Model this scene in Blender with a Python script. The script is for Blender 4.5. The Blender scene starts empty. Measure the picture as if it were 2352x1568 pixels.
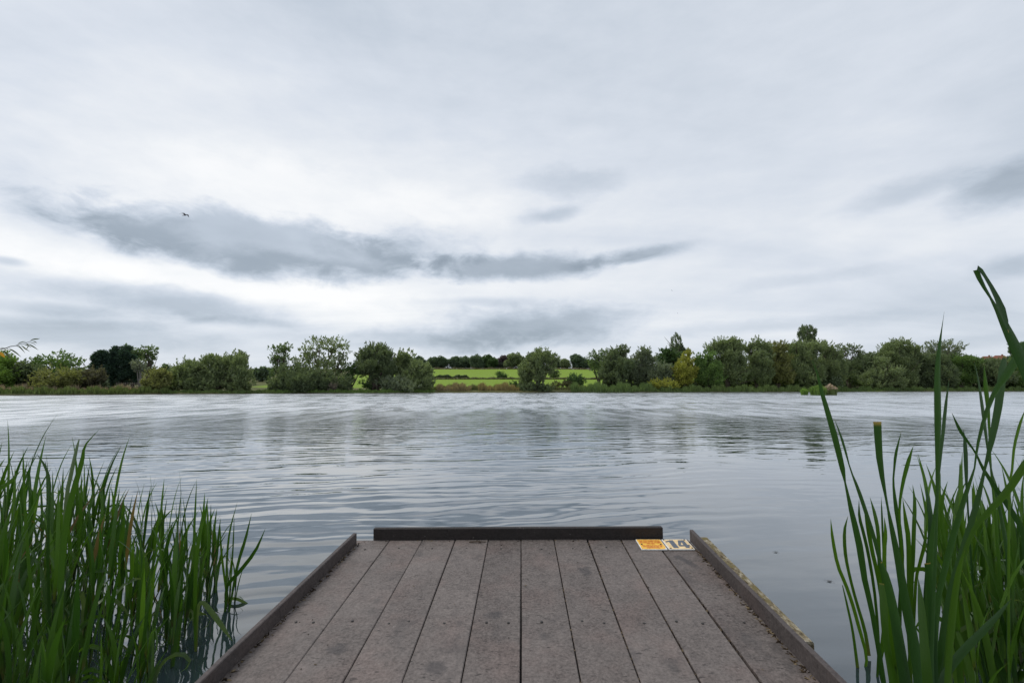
import bpy, math, random
import numpy as np
from mathutils import Vector, Matrix, Euler

# ------------------------------------------------------------------ camera
scene = bpy.context.scene
col = scene.collection
F, CX, CY, YH, CAMH = 1045.0, 1176.0, 784.0, 888.0, 1.5     # photograph measured at 2352 px wide
PITCH = math.atan((YH - CY) / F)
cam = bpy.data.cameras.new('camera')
cam.sensor_width = 36.0
cam.lens = 36.0 * F / 2352.0
cam.clip_start = 0.05
cam.clip_end = 9000.0
camo = bpy.data.objects.new('camera', cam)
col.objects.link(camo)
camo.location = (0, 0, CAMH)
camo.rotation_euler = (math.pi / 2 + PITCH, 0, 0)
scene.camera = camo
scene.render.resolution_x, scene.render.resolution_y = 1024, 682
scene.view_settings.view_transform = 'Standard'
scene.view_settings.look = 'None'
scene.view_settings.gamma = 1.0
scene.view_settings.exposure = 0.4
scene.view_settings.use_curve_mapping = False
cy = scene.cycles
cy.max_bounces, cy.diffuse_bounces, cy.glossy_bounces, cy.transmission_bounces, cy.transparent_max_bounces = 5, 3, 3, 3, 4

CT, ST = math.cos(PITCH), math.sin(PITCH)


def ray(px, py):
    u, v = (px - CX) / F, (CY - py) / F
    return Vector((u, CT - v * ST, ST + v * CT))


def at(px, py, Y):
    d = ray(px, py)
    return Vector((0, 0, CAMH)) + d * (Y / d.y)


def on_water(px, py):
    d = ray(px, py)
    return Vector((0, 0, CAMH)) + d * (-CAMH / d.z)


# ------------------------------------------------------------------ node helper
class NT:
    def __init__(self, tree):
        self.t = tree
        self.n = tree.nodes
        self.l = tree.links

    def new(self, typ, **kw):
        n = self.n.new(typ)
        for k, v in kw.items():
            setattr(n, k, v)
        return n

    def put(self, sock, v):
        if isinstance(v, bpy.types.NodeSocket):
            self.l.new(v, sock)
        elif v is not None:
            sock.default_value = v

    def math(self, op, a, b=None, c=None, clamp=False):
        n = self.new('ShaderNodeMath', operation=op, use_clamp=clamp)
        for i, v in enumerate((a, b, c)):
            if v is not None:
                self.put(n.inputs[i], v)
        return n.outputs[0]

    def vmath(self, op, a, b=None):
        n = self.new('ShaderNodeVectorMath', operation=op)
        self.put(n.inputs[0], a)
        if b is not None:
            self.put(n.inputs[1], b)
        return n.outputs[0]

    def sep(self, v):
        n = self.new('ShaderNodeSeparateXYZ')
        self.put(n.inputs[0], v)
        return n.outputs

    def comb(self, x, y, z=0.0):
        n = self.new('ShaderNodeCombineXYZ')
        for i, v in enumerate((x, y, z)):
            self.put(n.inputs[i], v)
        return n.outputs[0]

    def noise(self, vec, scale, detail=4.0, rough=0.5, dist=0.0, out=0):
        n = self.new('ShaderNodeTexNoise')
        self.put(n.inputs['Vector'], vec)
        n.inputs['Scale'].default_value = scale
        n.inputs['Detail'].default_value = detail
        n.inputs['Roughness'].default_value = rough
        n.inputs['Distortion'].default_value = dist
        return n.outputs[out]

    def smooth(self, v, lo, hi, a=0.0, b=1.0):
        n = self.new('ShaderNodeMapRange', interpolation_type='SMOOTHSTEP')
        self.put(n.inputs['Value'], v)
        n.inputs['From Min'].default_value = lo
        n.inputs['From Max'].default_value = hi
        n.inputs['To Min'].default_value = a
        n.inputs['To Max'].default_value = b
        return n.outputs[0]

    def ramp(self, fac, stops):
        n = self.new('ShaderNodeValToRGB')
        e = n.color_ramp.elements
        while len(e) < len(stops):
            e.new(0.5)
        for k, (p, c) in enumerate(stops):
            e[k].position = p
            e[k].color = (c[0], c[1], c[2], 1)
        self.put(n.inputs[0], fac)
        return n.outputs[0]

    def mix(self, fac, a, b, mode='MIX'):
        n = self.new('ShaderNodeMix', data_type='RGBA', blend_type=mode)
        self.put(n.inputs[0], fac)
        for s, v in ((n.inputs[6], a), (n.inputs[7], b)):
            if isinstance(v, (tuple, list)):
                v = (v[0], v[1], v[2], 1)
            self.put(s, v)
        return n.outputs[2]


# ------------------------------------------------------------------ sky (overcast) and sun
SUN_EL, SUN_AZ = math.radians(57), math.radians(-72)       # azimuth from +Y, negative to the left
world = bpy.data.worlds.new('World')
scene.world = world
world.use_nodes = True
w = NT(world.node_tree)
for n in list(w.n):
    w.n.remove(n)
out = w.new('ShaderNodeOutputWorld')
bg = w.new('ShaderNodeBackground')
bg.inputs['Strength'].default_value = 0.1
w.l.new(bg.outputs[0], out.inputs['Surface'])
sky = w.new('ShaderNodeTexSky', sky_type='NISHITA', sun_disc=False)
sky.sun_elevation = SUN_EL
sky.sun_rotation = SUN_AZ
gen = w.new('ShaderNodeTexCoord').outputs['Generated']
d = w.vmath('NORMALIZE', gen)
dx, dy, dz = w.sep(d)
zc = w.math('MAXIMUM', dz, 0.0)
az = w.math('ARCTAN2', dx, dy)
el = w.math('ARCSINE', zc)
# domain warp shared by all clouds
wn = w.noise(w.comb(w.math('MULTIPLY', az, 1.0), w.math('MULTIPLY', el, 2.0), 0.3), 6.5, 9.0, 0.60, out=1)
wx, wy, wz = w.sep(wn)
wx = w.math('SUBTRACT', wx, 0.5)
wy = w.math('SUBTRACT', wy, 0.5)
# long streaks on a cloud layer overhead
k = w.math('ADD', zc, 0.16)
pu = w.math('DIVIDE', dx, k)
pv = w.math('DIVIDE', dy, k)
pu2 = w.math('ADD', w.math('MULTIPLY', pu, 0.32), w.math('MULTIPLY', pv, -0.05))
streak = w.noise(w.comb(pu2, w.math('MULTIPLY', pv, 0.9), 1.7), 1.5, 7.0, 0.52, 0.6)
streak = w.math('SUBTRACT', streak, 0.5)
soft = w.math('SUBTRACT', w.noise(w.comb(pu, pv, 4.0), 0.55, 3.0, 0.5, 0.3), 0.5)
fine = w.math('SUBTRACT', w.noise(w.comb(w.math('MULTIPLY', az, 1.0), w.math('MULTIPLY', el, 2.6), 9.0), 9.0, 8.0, 0.6), 0.5)


puff = w.math('SUBTRACT', w.noise(w.comb(az, w.math('MULTIPLY', el, 2.0), 21.0), 11.0, 10.0, 0.60, 0.4), 0.5)


def pix_ae(px, py):
    q = ray(px, py).normalized()
    return math.atan2(q.x, q.y), math.asin(q.z)


def blob(px, py, hw, hh, amp, warp=1.0, rot=0.0, lo=1.1, hi=0.25):
    a0, e0 = pix_ae(px, py)
    a1, _ = pix_ae(px + hw, py)
    am, _ = pix_ae(px - hw, py)
    _, e1 = pix_ae(px, py - hh)
    sa, se = max(0.5 * (a1 - am), 1e-3), max(e1 - e0, 1e-3)
    uu = w.math('DIVIDE', w.math('SUBTRACT', az, a0), sa)
    vv = w.math('DIVIDE', w.math('SUBTRACT', el, e0), se)
    if rot:
        vv = w.math('ADD', vv, w.math('MULTIPLY', uu, rot))
    uu = w.math('ADD', uu, w.math('MULTIPLY', wx, warp * 1.6))
    vv = w.math('ADD', vv, w.math('MULTIPLY', wy, warp * 2.8))
    r = w.math('SQRT', w.math('ADD', w.math('MULTIPLY', uu, uu), w.math('MULTIPLY', vv, vv)))
    r = w.math('ADD', r, w.math('MULTIPLY', puff, 0.9 if warp > .35 else 0.25))
    m = w.smooth(r, hi, lo, 1.0, 0.0)
    return w.math('MULTIPLY', m, amp)


lum = w.ramp(w.math('DIVIDE', el, math.pi / 2), [(0.0, (.735,) * 3), (0.06, (.775,) * 3), (0.16, (.82,) * 3),
                                                (0.32, (.755,) * 3), (0.55, (.68,) * 3), (1.0, (.70,) * 3)])
lum = w.sep(lum)[0]
terms = [
    blob(800, 520, 1150, 360, 0.10, 0.2, 0.0, 1.2, 0.0),          # thin bright cloud before the sun
    blob(700, 440, 650, 80, 0.07, 0.5, 0.12, 1.2, 0.1),
    blob(560, 660, 620, 40, 0.10, 0.5, 0.05, 1.2, 0.2),
    blob(120, 590, 330, 45, 0.10, 0.5, 0.2, 1.2, 0.2),
    blob(800, 725, 260, 50, 0.08, 0.6, 0.0, 1.2, 0.2),
    blob(640, 570, 520, 88, -0.34, 0.42, 0.04, 1.05, 0.45),         # long dark bank
    blob(640, 612, 360, 38, -0.18, 0.5, 0.10, 1.1, 0.2),
    blob(320, 515, 190, 62, -0.16, 0.6, 0.10, 1.1, 0.3),
    blob(930, 572, 220, 60, -0.22, 0.6, 0.0, 1.1, 0.2),
    blob(1190, 612, 290, 42, -0.42, 0.45, -0.02, 1.1, 0.3),
    blob(1450, 588, 170, 24, -0.30, 0.5, -0.75, 1.1, 0.2),
    blob(1270, 492, 95, 26, -0.22, 0.6, -0.5, 1.2, 0.1),
    blob(1310, 420, 150, 42, -0.17, 0.6, 0.1, 1.2, 0.1),
    blob(1230, 748, 270, 56, -0.33, 0.5, -0.25, 1.15, 0.25),
    blob(1130, 695, 150, 16, -0.16, 0.6, 0.0, 1.2, 0.1),
    blob(1000, 782, 340, 34, -0.24, 0.6, 0.0, 1.2, 0.1),
    blob(400, 700, 320, 44, -0.28, 0.6, 0.12, 1.2, 0.2),
    blob(200, 768, 430, 44, -0.24, 0.6, 0.0, 1.2, 0.1),
    blob(560, 740, 230, 16, -0.16, 0.7, 0.0, 1.2, 0.1),
    blob(150, 715, 260, 16, -0.16, 0.7, 0.0, 1.2, 0.1),
    blob(20, 600, 60, 14, -0.25, 0.5, 0.0, 1.2, 0.1),
    blob(90, 480, 280, 100, -0.12, 0.5, 0.3, 1.2, 0.0),
    blob(2310, 420, 190, 75, -0.30, 0.5, -0.5, 1.2, 0.1),
    blob(2080, 440, 200, 36, -0.15, 0.6, -0.5, 1.2, 0.1),
    blob(2330, 610, 120, 34, -0.18, 0.5, -0.2, 1.2, 0.1),
    blob(2200, 690, 420, 150, -0.10, 0.3, -0.2, 1.2, 0.0),
    blob(2350, 300, 420, 300, -0.08, 0.3, 0.0, 1.2, 0.0),
    blob(2250, 785, 300, 22, -0.10, 0.6, 0.0, 1.2, 0.1),
    blob(1750, 750, 420, 20, -0.12, 0.7, -0.1, 1.2, 0.1),
    blob(1850, 640, 260, 20, -0.09, 0.7, -0.4, 1.2, 0.1),
    blob(30, 260, 420, 240, -0.08, 0.4, 0.2, 1.2, 0.0),
    blob(730, 20, 300, 110, -0.06, 0.5, 0.0, 1.2, 0.0),
]
for t_ in terms:
    lum = w.math('ADD', lum, t_)
lum = w.math('ADD', lum, w.math('MULTIPLY', streak, 0.34))
lum = w.math('ADD', lum, w.math('MULTIPLY', soft, 0.16))
lum = w.math('ADD', lum, w.math('MULTIPLY', fine, 0.13))
cloud = w.ramp(lum, [(0.0, (.19, .235, .29)), (0.42, (.36, .42, .49)), (0.60, (.53, .595, .68)),
                     (0.76, (.70, .75, .825)), (0.93, (.925, .94, .955)), (1.0, (1.0, 1.0, 1.0))])
cloud10 = w.vmath('SCALE', cloud)
cloud10.node.inputs['Scale'].default_value = 7.7
w.l.new(w.mix(0.05, cloud10, sky.outputs[0]), bg.inputs['Color'])

sun = bpy.data.lights.new('sun', 'SUN')
sun.energy = 1.5
sun.angle = math.radians(28)
sun.color = (1.0, 0.97, 0.92)
suno = bpy.data.objects.new('sun', sun)
col.objects.link(suno)
sd = Vector((math.cos(SUN_EL) * math.sin(SUN_AZ), math.cos(SUN_EL) * math.cos(SUN_AZ), math.sin(SUN_EL)))
suno.rotation_euler = (-sd).to_track_quat('-Z', 'Y').to_euler()
suno.location = sd * 50

# ------------------------------------------------------------------ scene helpers
rng = np.random.default_rng(14)
random.seed(14)


def new_mat(name):
    m = bpy.data.materials.new(name)
    m.use_nodes = True
    t = NT(m.node_tree)
    for n in list(t.n):
        t.n.remove(n)
    o = t.new('ShaderNodeOutputMaterial')
    return m, t, o


def principled(t, o, color, rough=0.6, spec=0.3, normal=None):
    p = t.new('ShaderNodeBsdfPrincipled')
    if isinstance(color, (tuple, list)):
        color = (color[0], color[1], color[2], 1)
    t.put(p.inputs['Base Color'], color)
    t.put(p.inputs['Roughness'], rough)
    t.put(p.inputs['Specular IOR Level'], spec)
    if normal is not None:
        t.l.new(normal, p.inputs['Normal'])
    t.l.new(p.outputs[0], o.inputs['Surface'])
    return p


def bump(t, height, dist, strength=1.0):
    b = t.new('ShaderNodeBump')
    b.inputs['Strength'].default_value = strength
    b.inputs['Distance'].default_value = dist
    t.put(b.inputs['Height'], height)
    return b.outputs[0]


def mesh_np(name, verts, faces, smooth=False):
    """verts (n,3); faces (m,k) with constant k"""
    verts = np.asarray(verts, dtype=np.float32)
    faces = np.asarray(faces, dtype=np.int32)
    me = bpy.data.meshes.new(name)
    nf, kf = faces.shape
    me.vertices.add(len(verts))
    me.vertices.foreach_set('co', verts.ravel())
    me.loops.add(nf * kf)
    me.loops.foreach_set('vertex_index', faces.ravel())
    me.polygons.add(nf)
    me.polygons.foreach_set('loop_start', np.arange(nf, dtype=np.int32) * kf)
    me.polygons.foreach_set('loop_total', np.full(nf, kf, dtype=np.int32))
    if smooth:
        me.polygons.foreach_set('use_smooth', np.ones(nf, dtype=bool))
    me.update(calc_edges=True)
    return me


def link(name, me, mat=None, parent=None):
    o = bpy.data.objects.new(name, me)
    col.objects.link(o)
    if me is not None and mat is not None and not me.materials:
        me.materials.append(mat)
    if parent is not None:
        o.parent = parent
    return o


def empty(name, loc, label, cat, group=None):
    o = bpy.data.objects.new(name, None)
    col.objects.link(o)
    o.empty_display_size = 0.1
    o.location = loc
    tag(o, label, cat, group)
    return o


def tag(o, label=None, cat=None, group=None, kind=None):
    if label:
        o['label'] = label
    if cat:
        o['category'] = cat
    if group:
        o['group'] = group
    if kind:
        o['kind'] = kind
    return o


class MB:
    """collects simple shapes into one mesh"""
    def __init__(self):
        self.v, self.f = [], []

    def add(self, vs, fs):
        b = len(self.v)
        self.v += [tuple(x) for x in vs]
        self.f += [tuple(i + b for i in q) for q in fs]

    def box(self, a, b, bev=0.0, jit=None):
        (x0, y0, z0), (x1, y1, z1) = a, b
        if bev <= 0:
            vs = [(x, y, z) for z in (z0, z1) for y in (y0, y1) for x in (x0, x1)]
            self.add(vs, [(0, 2, 3, 1), (4, 5, 7, 6), (0, 1, 5, 4), (2, 6, 7, 3), (0, 4, 6, 2), (1, 3, 7, 5)])
        else:
            c = bev
            ring = [(x0 + c, y0), (x1 - c, y0), (x1, y0 + c), (x1, y1 - c), (x1 - c, y1), (x0 + c, y1), (x0, y1 - c), (x0, y0 + c)]
            ring2 = [(x0 + c, y0 + c), (x1 - c, y0 + c), (x1 - c, y0 + c), (x1 - c, y1 - c), (x1 - c, y1 - c), (x0 + c, y1 - c), (x0 + c, y1 - c), (x0 + c, y0 + c)]
            vs = [(p[0], p[1], z0) for p in ring] + [(p[0], p[1], z1 - c) for p in ring] + \
                 [(x0 + c, y0 + c, z1), (x1 - c, y0 + c, z1), (x1 - c, y1 - c, z1), (x0 + c, y1 - c, z1)]
            fs = [tuple(range(7, -1, -1))]
            for i in range(8):
                j = (i + 1) % 8
                fs.append((i, j, j + 8, i + 8))
            fs += [(16, 17, 18, 19), (8, 9, 17, 16), (10, 11, 18, 17), (12, 13, 19, 18), (14, 15, 16, 19),
                   (9, 10, 17), (11, 12, 18), (13, 14, 19), (15, 8, 16)]
            self.add(vs, fs)

    def tube(self, pts, rads, n=7, cap=True):
        pts = [Vector(p) for p in pts]
        vs, fs = [], []
        ref = Vector((0.31, 0.17, 0.93)).normalized()
        for i, p in enumerate(pts):
            t = (pts[min(i + 1, len(pts) - 1)] - pts[max(i - 1, 0)])
            t = t.normalized() if t.length > 1e-9 else Vector((0, 0, 1))
            s = t.cross(ref)
            if s.length < 0.15:
                s = t.cross(Vector((1, 0, 0)))
            s.normalize()
            q = t.cross(s)
            for k in range(n):
                a = 2 * math.pi * k / n
                vs.append(p + (s * math.cos(a) + q * math.sin(a)) * rads[i])
        for i in range(len(pts) - 1):
            for k in range(n):
                k2 = (k + 1) % n
                fs.append((i * n + k, i * n + k2, (i + 1) * n + k2, (i + 1) * n + k))
        if cap:
            fs.append(tuple(range(n - 1, -1, -1)))
            fs.append(tuple((len(pts) - 1) * n + k for k in range(n)))
        self.add(vs, fs)

    def mesh(self, name, smooth=False):
        me = bpy.data.meshes.new(name)
        me.from_pydata([tuple(v) for v in self.v], [], self.f)
        me.validate()
        if smooth:
            me.polygons.foreach_set('use_smooth', np.ones(len(me.polygons), dtype=bool))
        me.update()
        return me


# ------------------------------------------------------------------ terrain and water
SHORE_PX = [(-60, 908.5), (0, 908), (160, 907.3), (300, 906), (420, 904.6), (560, 904), (700, 903), (860, 902.6), (1000, 902),
            (1100, 901.4), (1500, 901), (1700, 900.6), (1850, 899.8), (2000, 899.0), (2150, 898.8), (2352, 898.6), (2450, 898.6)]
sp = [on_water(x, y) for x, y in SHORE_PX]
SX = np.array([-400, -190, -130] + [p.x for p in sp] + [230, 290, 600])
SY = np.array([-200, -60, 45] + [p.y for p in sp] + [120, 20, -200])


def shore_y(x):
    return np.interp(x, SX, SY)


def near_y(x):
    return 1.15 + 0.12 * np.sin(np.asarray(x) * 1.7) - 0.0006 * np.asarray(x) ** 2


def smoothstep(a, b, x):
    t = np.clip((x - a) / (b - a), 0, 1)
    return t * t * (3 - 2 * t)


def ground_z(x, y):
    x = np.asarray(x, dtype=float)
    y = np.asarray(y, dtype=float)
    wob = 0.5 * np.sin(x * 0.31) + 0.35 * np.sin(x * 0.83 + 1.0)
    df = y - shore_y(x) - wob * 0.5
    far = np.where(df < 0, np.maximum(-1.3, df * 0.22 - 0.02), 0.0)
    far = far + smoothstep(-0.2, 1.2, df) * 0.42 + np.clip(df - 1, 0, 7) * 0.03
    far = far + np.clip(df - 8, 0, 1e6) * 0.0 + np.clip(np.minimum(y, 336) - np.maximum(shore_y(x) + 8, 126), 0, 1e6) * 0.0665
    far = far + smoothstep(330, 700, y) * 2.0 + 0.10 * np.sin(x * 0.05) * smoothstep(2, 30, df)
    far = np.minimum(far, 19)
    dn = near_y(x) - y
    near = np.where(dn < 0, np.maximum(-1.3, dn * 0.35 - 0.02), 0.0) + smoothstep(-0.1, 1.3, dn) * 0.36
    near = near + np.clip(dn - 2, 0, 60) * 0.015
    mid = np.where(y < 20, near, far)
    return mid


def axis(segs):
    out = [segs[0][0]]
    for a, b, s in segs:
        n = max(1, int(round((b - a) / s)))
        out += list(np.linspace(a, b, n + 1)[1:])
    return np.array(out)


gx = axis([(-4000, -1000, 500), (-1000, -240, 76), (-240, -120, 6), (-120, -8, 2.8), (-8, 8, 0.5), (8, 200, 2.8), (200, 330, 6.5), (330, 1000, 40), (1000, 4000, 500)])
gy = axis([(-600, -60, 90), (-60, -4, 7), (-4, 3, 0.25), (3, 20, 2), (20, 60, 8), (60, 160, 0.9), (160, 350, 5), (350, 800, 30), (800, 6000, 650)])
XX, YY = np.meshgrid(gx, gy)
ZZ = ground_z(XX, YY)
nx, ny = len(gx), len(gy)
idx = np.arange(nx * ny).reshape(ny, nx)
faces = np.stack([idx[:-1, :-1], idx[:-1, 1:], idx[1:, 1:], idx[1:, :-1]], -1).reshape(-1, 4)

m_ground, t, o = new_mat('meadow_ground')
pos = t.new('ShaderNodeNewGeometry').outputs['Position']
gxs, gys, gzs = t.sep(pos)
n1 = t.noise(pos, 0.09, 5, 0.6)
n2 = t.noise(t.comb(t.math('MULTIPLY', gxs, 0.35), gys, 0.0), 1.1, 6, 0.65)
n3 = t.noise(pos, 2.5, 4, 0.6)
crop = t.ramp(n2, [(0.25, (.140, .220, .022)), (0.5, (.170, .255, .026)), (0.75, (.205, .285, .042))])
rough_g = t.ramp(n1, [(0.3, (.060, .080, .022)), (0.5, (.095, .105, .035)), (0.72, (.150, .130, .060))])
rough_g = t.mix(0.5, rough_g, t.ramp(n3, [(0.3, (.05, .07, .02)), (0.7, (.15, .14, .06))]))
edge = t.math('ADD', gys, t.math('MULTIPLY', t.math('SUBTRACT', n1, 0.5), 14.0))
fm = t.smooth(edge, 134.0, 138.0)
fm = t.math('MULTIPLY', fm, t.smooth(edge, 327.0, 331.0, 1.0, 0.0))
fm = t.math('MULTIPLY', fm, t.math('MULTIPLY', t.smooth(gxs, -82.0, -74.0), t.smooth(gxs, 112.0, 120.0, 1.0, 0.0)))
mud = t.smooth(gzs, 0.02, 0.22, 1.0, 0.0)
g = t.mix(fm, rough_g, crop)
g = t.mix(mud, g, (.055, .045, .030))
principled(t, o, g, 0.9, 0.15, bump(t, n3, 0.25))
ground = link('ground', mesh_np('ground', np.stack([XX, YY, ZZ], -1).reshape(-1, 3), faces, True), m_ground)
tag(ground, 'grassy lake banks and green field sloping up to the hill', kind='structure')

m_water, t, o = new_mat('lake_water')
pos = t.new('ShaderNodeNewGeometry').outputs['Position']
px_, py_, pz_ = t.sep(pos)
# crests run nearly along x, bending away to the right
bend = t.math('ADD', py_, t.math('MULTIPLY', px_, -0.16))
warpn = t.math('SUBTRACT', t.noise(t.comb(t.math('MULTIPLY', px_, 0.22), t.math('MULTIPLY', py_, 0.35), 0.0), 1.0, 3, 0.5), 0.5)
bw = t.math('ADD', bend, t.math('MULTIPLY', warpn, 1.7))
swell = t.math('SINE', t.math('MULTIPLY', bw, 2 * math.pi / 0.34))
swell2 = t.math('SINE', t.math('ADD', t.math('MULTIPLY', bw, 2 * math.pi / 0.47), t.math('MULTIPLY', px_, 0.5)))
r1 = t.noise(t.comb(t.math('MULTIPLY', px_, 0.42), bw, 0.2), 2.6, 2.0, 0.45)
r2 = t.noise(t.comb(t.math('MULTIPLY', px_, 0.40), bend, 5.0), 6.5, 2.5, 0.5)
r3 = t.noise(t.comb(t.math('MULTIPLY', px_, 0.55), py_, 7.0), 1.1, 3.0, 0.5)
calm = t.noise(t.comb(t.math('MULTIPLY', px_, 0.035), t.math('MULTIPLY', py_, 0.085), 3.0), 1.0, 2.0, 0.5)
calm = t.smooth(calm, 0.36, 0.62)                    # wind patches
dist = t.math('SQRT', t.math('ADD', t.math('MULTIPLY', px_, px_), t.math('MULTIPLY', py_, py_)))
breeze = t.smooth(dist, 9.0, 42.0)                  # more wind further out on the open lake
shelter = t.smooth(t.math('ADD', px_, t.math('MULTIPLY', py_, -0.34)), -0.6, 1.3, 1.0, 0.28)
a_sw = t.math('MULTIPLY', t.math('MULTIPLY', shelter, t.smooth(dist, 18.0, 45.0, 1.0, 0.35)), 0.0014)
h = t.math('MULTIPLY', t.math('ADD', swell, t.math('MULTIPLY', swell2, 0.7)), a_sw)
h = t.math('ADD', h, t.math('MULTIPLY', r1, t.math('MULTIPLY', t.math('ADD', 0.25, shelter), 0.0085)))
h = t.math('ADD', h, t.math('MULTIPLY', r2, t.math('ADD', 0.0010, t.math('MULTIPLY', t.math('MULTIPLY', breeze, t.math('ADD', 0.55, calm)), 0.036))))
mid_w = t.smooth(dist, 7.0, 22.0)
h = t.math('ADD', h, t.math('MULTIPLY', r3, t.math('ADD', 0.010, t.math('MULTIPLY', mid_w, 0.030))))
h = t.math('ADD', h, t.math('MULTIPLY', r1, t.math('MULTIPLY', mid_w, 0.024)))
b = t.new('ShaderNodeBump')
b.inputs['Strength'].default_value = 1.0
b.inputs['Distance'].default_value = 1.0
if 'Filter Width' in b.inputs:
    b.inputs['Filter Width'].default_value = 0.05
t.put(b.inputs['Height'], h)
far_w = t.math('MULTIPLY', t.smooth(dist, 10.0, 38.0), t.math('ADD', 0.72, t.math('MULTIPLY', calm, 0.28)))
r4 = t.noise(t.comb(t.math('MULTIPLY', px_, 0.75), t.math('MULTIPLY', py_, 0.20), 11.0), 1.25, 5.0, 0.65)
gust = t.smooth(r4, 0.36, 0.62, 0.52, 1.18)                    # cat's paws: patches of finer and coarser ripples
wrough = t.math('ADD', 0.022, t.math('MULTIPLY', t.math('MULTIPLY', far_w, gust), 0.34))
lw = t.new('ShaderNodeLayerWeight')
lw.inputs['Blend'].default_value = 0.5
t.l.new(b.outputs[0], lw.inputs['Normal'])
refl = t.math('ADD', 0.025, t.math('MULTIPLY', t.math('POWER', lw.outputs['Facing'], 2.9), 0.90), clamp=True)   # water reflectance
body = t.new('ShaderNodeBsdfDiffuse')
t.put(body.inputs['Color'], t.ramp(t.noise(pos, 0.05, 2), [(0.3, (.016, .026, .031)), (0.7, (.024, .035, .041))]))
gls = t.new('ShaderNodeBsdfGlossy')
gls.inputs['Color'].default_value = (.97, .985, 1.0, 1)
t.put(gls.inputs['Roughness'], wrough)
t.l.new(b.outputs[0], gls.inputs['Normal'])
mx = t.new('ShaderNodeMixShader')
t.l.new(refl, mx.inputs[0])
t.l.new(body.outputs[0], mx.inputs[1])
t.l.new(gls.outputs[0], mx.inputs[2])
t.l.new(mx.outputs[0], o.inputs['Surface'])
wx_ = axis([(-420, 620, 20)])
wy_ = axis([(-30, 230, 20)])
WX, WY = np.meshgrid(wx_, wy_)
idx = np.arange(WX.size).reshape(WX.shape)
faces = np.stack([idx[:-1, :-1], idx[:-1, 1:], idx[1:, 1:], idx[1:, :-1]], -1).reshape(-1, 4)
water = link('water', mesh_np('water', np.stack([WX, WY, WX * 0], -1).reshape(-1, 3), faces), m_water)
tag(water, 'grey rippled lake water', kind='structure')

# ------------------------------------------------------------------ foliage materials
_fol = {}


def foliage(colr, trans=0.42, var=0.35):
    key = (colr, trans)
    if key in _fol:
        return _fol[key]
    m, t, o = new_mat('foliage')
    geo = t.new('ShaderNodeNewGeometry')
    isl = geo.outputs['Random Per Island']
    n = t.noise(geo.outputs['Position'], 0.45, 3, 0.5)
    colr = (colr[0] * 1.36, colr[1] * 1.42, colr[2] * 1.75)
    c0 = tuple(c * (1 - var) for c in colr)
    c1 = (min(1, colr[0] * (1 + var * 1.25)), min(1, colr[1] * (1 + var)), min(1, colr[2] * (1 + var * 0.8)))
    base = t.ramp(t.math('ADD', t.math('MULTIPLY', isl, 0.55), t.math('MULTIPLY', n, 0.5)), [(0.2, c0), (0.85, c1)])
    p = t.new('ShaderNodeBsdfPrincipled')
    t.l.new(base, p.inputs['Base Color'])
    p.inputs['Roughness'].default_value = 0.55
    p.inputs['Specular IOR Level'].default_value = 0.25
    tr = t.new('ShaderNodeBsdfTranslucent')
    t.l.new(t.mix(1.0, base, (1.3, 1.35, 0.7), 'MULTIPLY'), tr.inputs['Color'])
    mx = t.new('ShaderNodeMixShader')
    mx.inputs[0].default_value = trans
    t.l.new(p.outputs[0], mx.inputs[1])
    t.l.new(tr.outputs[0], mx.inputs[2])
    t.l.new(mx.outputs[0], o.inputs['Surface'])
    _fol[key] = m
    return m


COL = dict(
    willow=(.150, .185, .080), willow_grey=(.145, .172, .098), willow_dark=(.108, .138, .064), green=(.105, .165, .044),
    bright=(.120, .190, .036), dark=(.058, .098, .032), conifer=(.036, .064, .038), yellow=(.225, .230, .042),
    olive=(.150, .158, .052), brown=(.160, .135, .075), hill=(.085, .120, .066), hill_pale=(.140, .170, .080),
    copper=(.075, .054, .056), ash=(.110, .155, .060), pale=(.165, .185, .120), poplar=(.100, .128, .064),
    dead=(.220, .185, .140))

m_bark, t, o = new_mat('bark')
pos = t.new('ShaderNodeTexCoord').outputs['Object']
n = t.noise(t.vmath('MULTIPLY', pos, (3, 3, 0.6)), 3.0, 5, 0.6)
principled(t, o, t.ramp(n, [(0.3, (.045, .036, .028)), (0.7, (.13, .11, .09))]), 0.9, 0.1, bump(t, n, 0.05))
m_barkpale, t, o = new_mat('pale_bark')
pos = t.new('ShaderNodeTexCoord').outputs['Object']
n = t.noise(t.vmath('MULTIPLY', pos, (3, 3, 0.6)), 3.0, 5, 0.6)
principled(t, o, t.ramp(n, [(0.3, (.12, .11, .10)), (0.7, (.30, .28, .26))]), 0.9, 0.1)


def leaf_quads(c, dirs, L, W, r, face=None):
    """one rhombus per leaf, centre c, long axis dirs"""
    n = len(c)
    rnd = r.normal(size=(n, 3))
    if face is not None:
        rnd = face * 1.0 + rnd * .38
    s = np.cross(dirs, rnd)
    s /= np.linalg.norm(s, axis=1, keepdims=True) + 1e-9
    L = L[:, None]
    W = W[:, None]
    v = np.stack([c - dirs * L * 0.5, c + s * W * 0.5 - dirs * L * 0.05, c + dirs * L * 0.5, c - s * W * 0.5 - dirs * L * 0.05], 1)
    f = np.arange(4 * n).reshape(n, 4)
    return v.reshape(-1, 3), f


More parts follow.
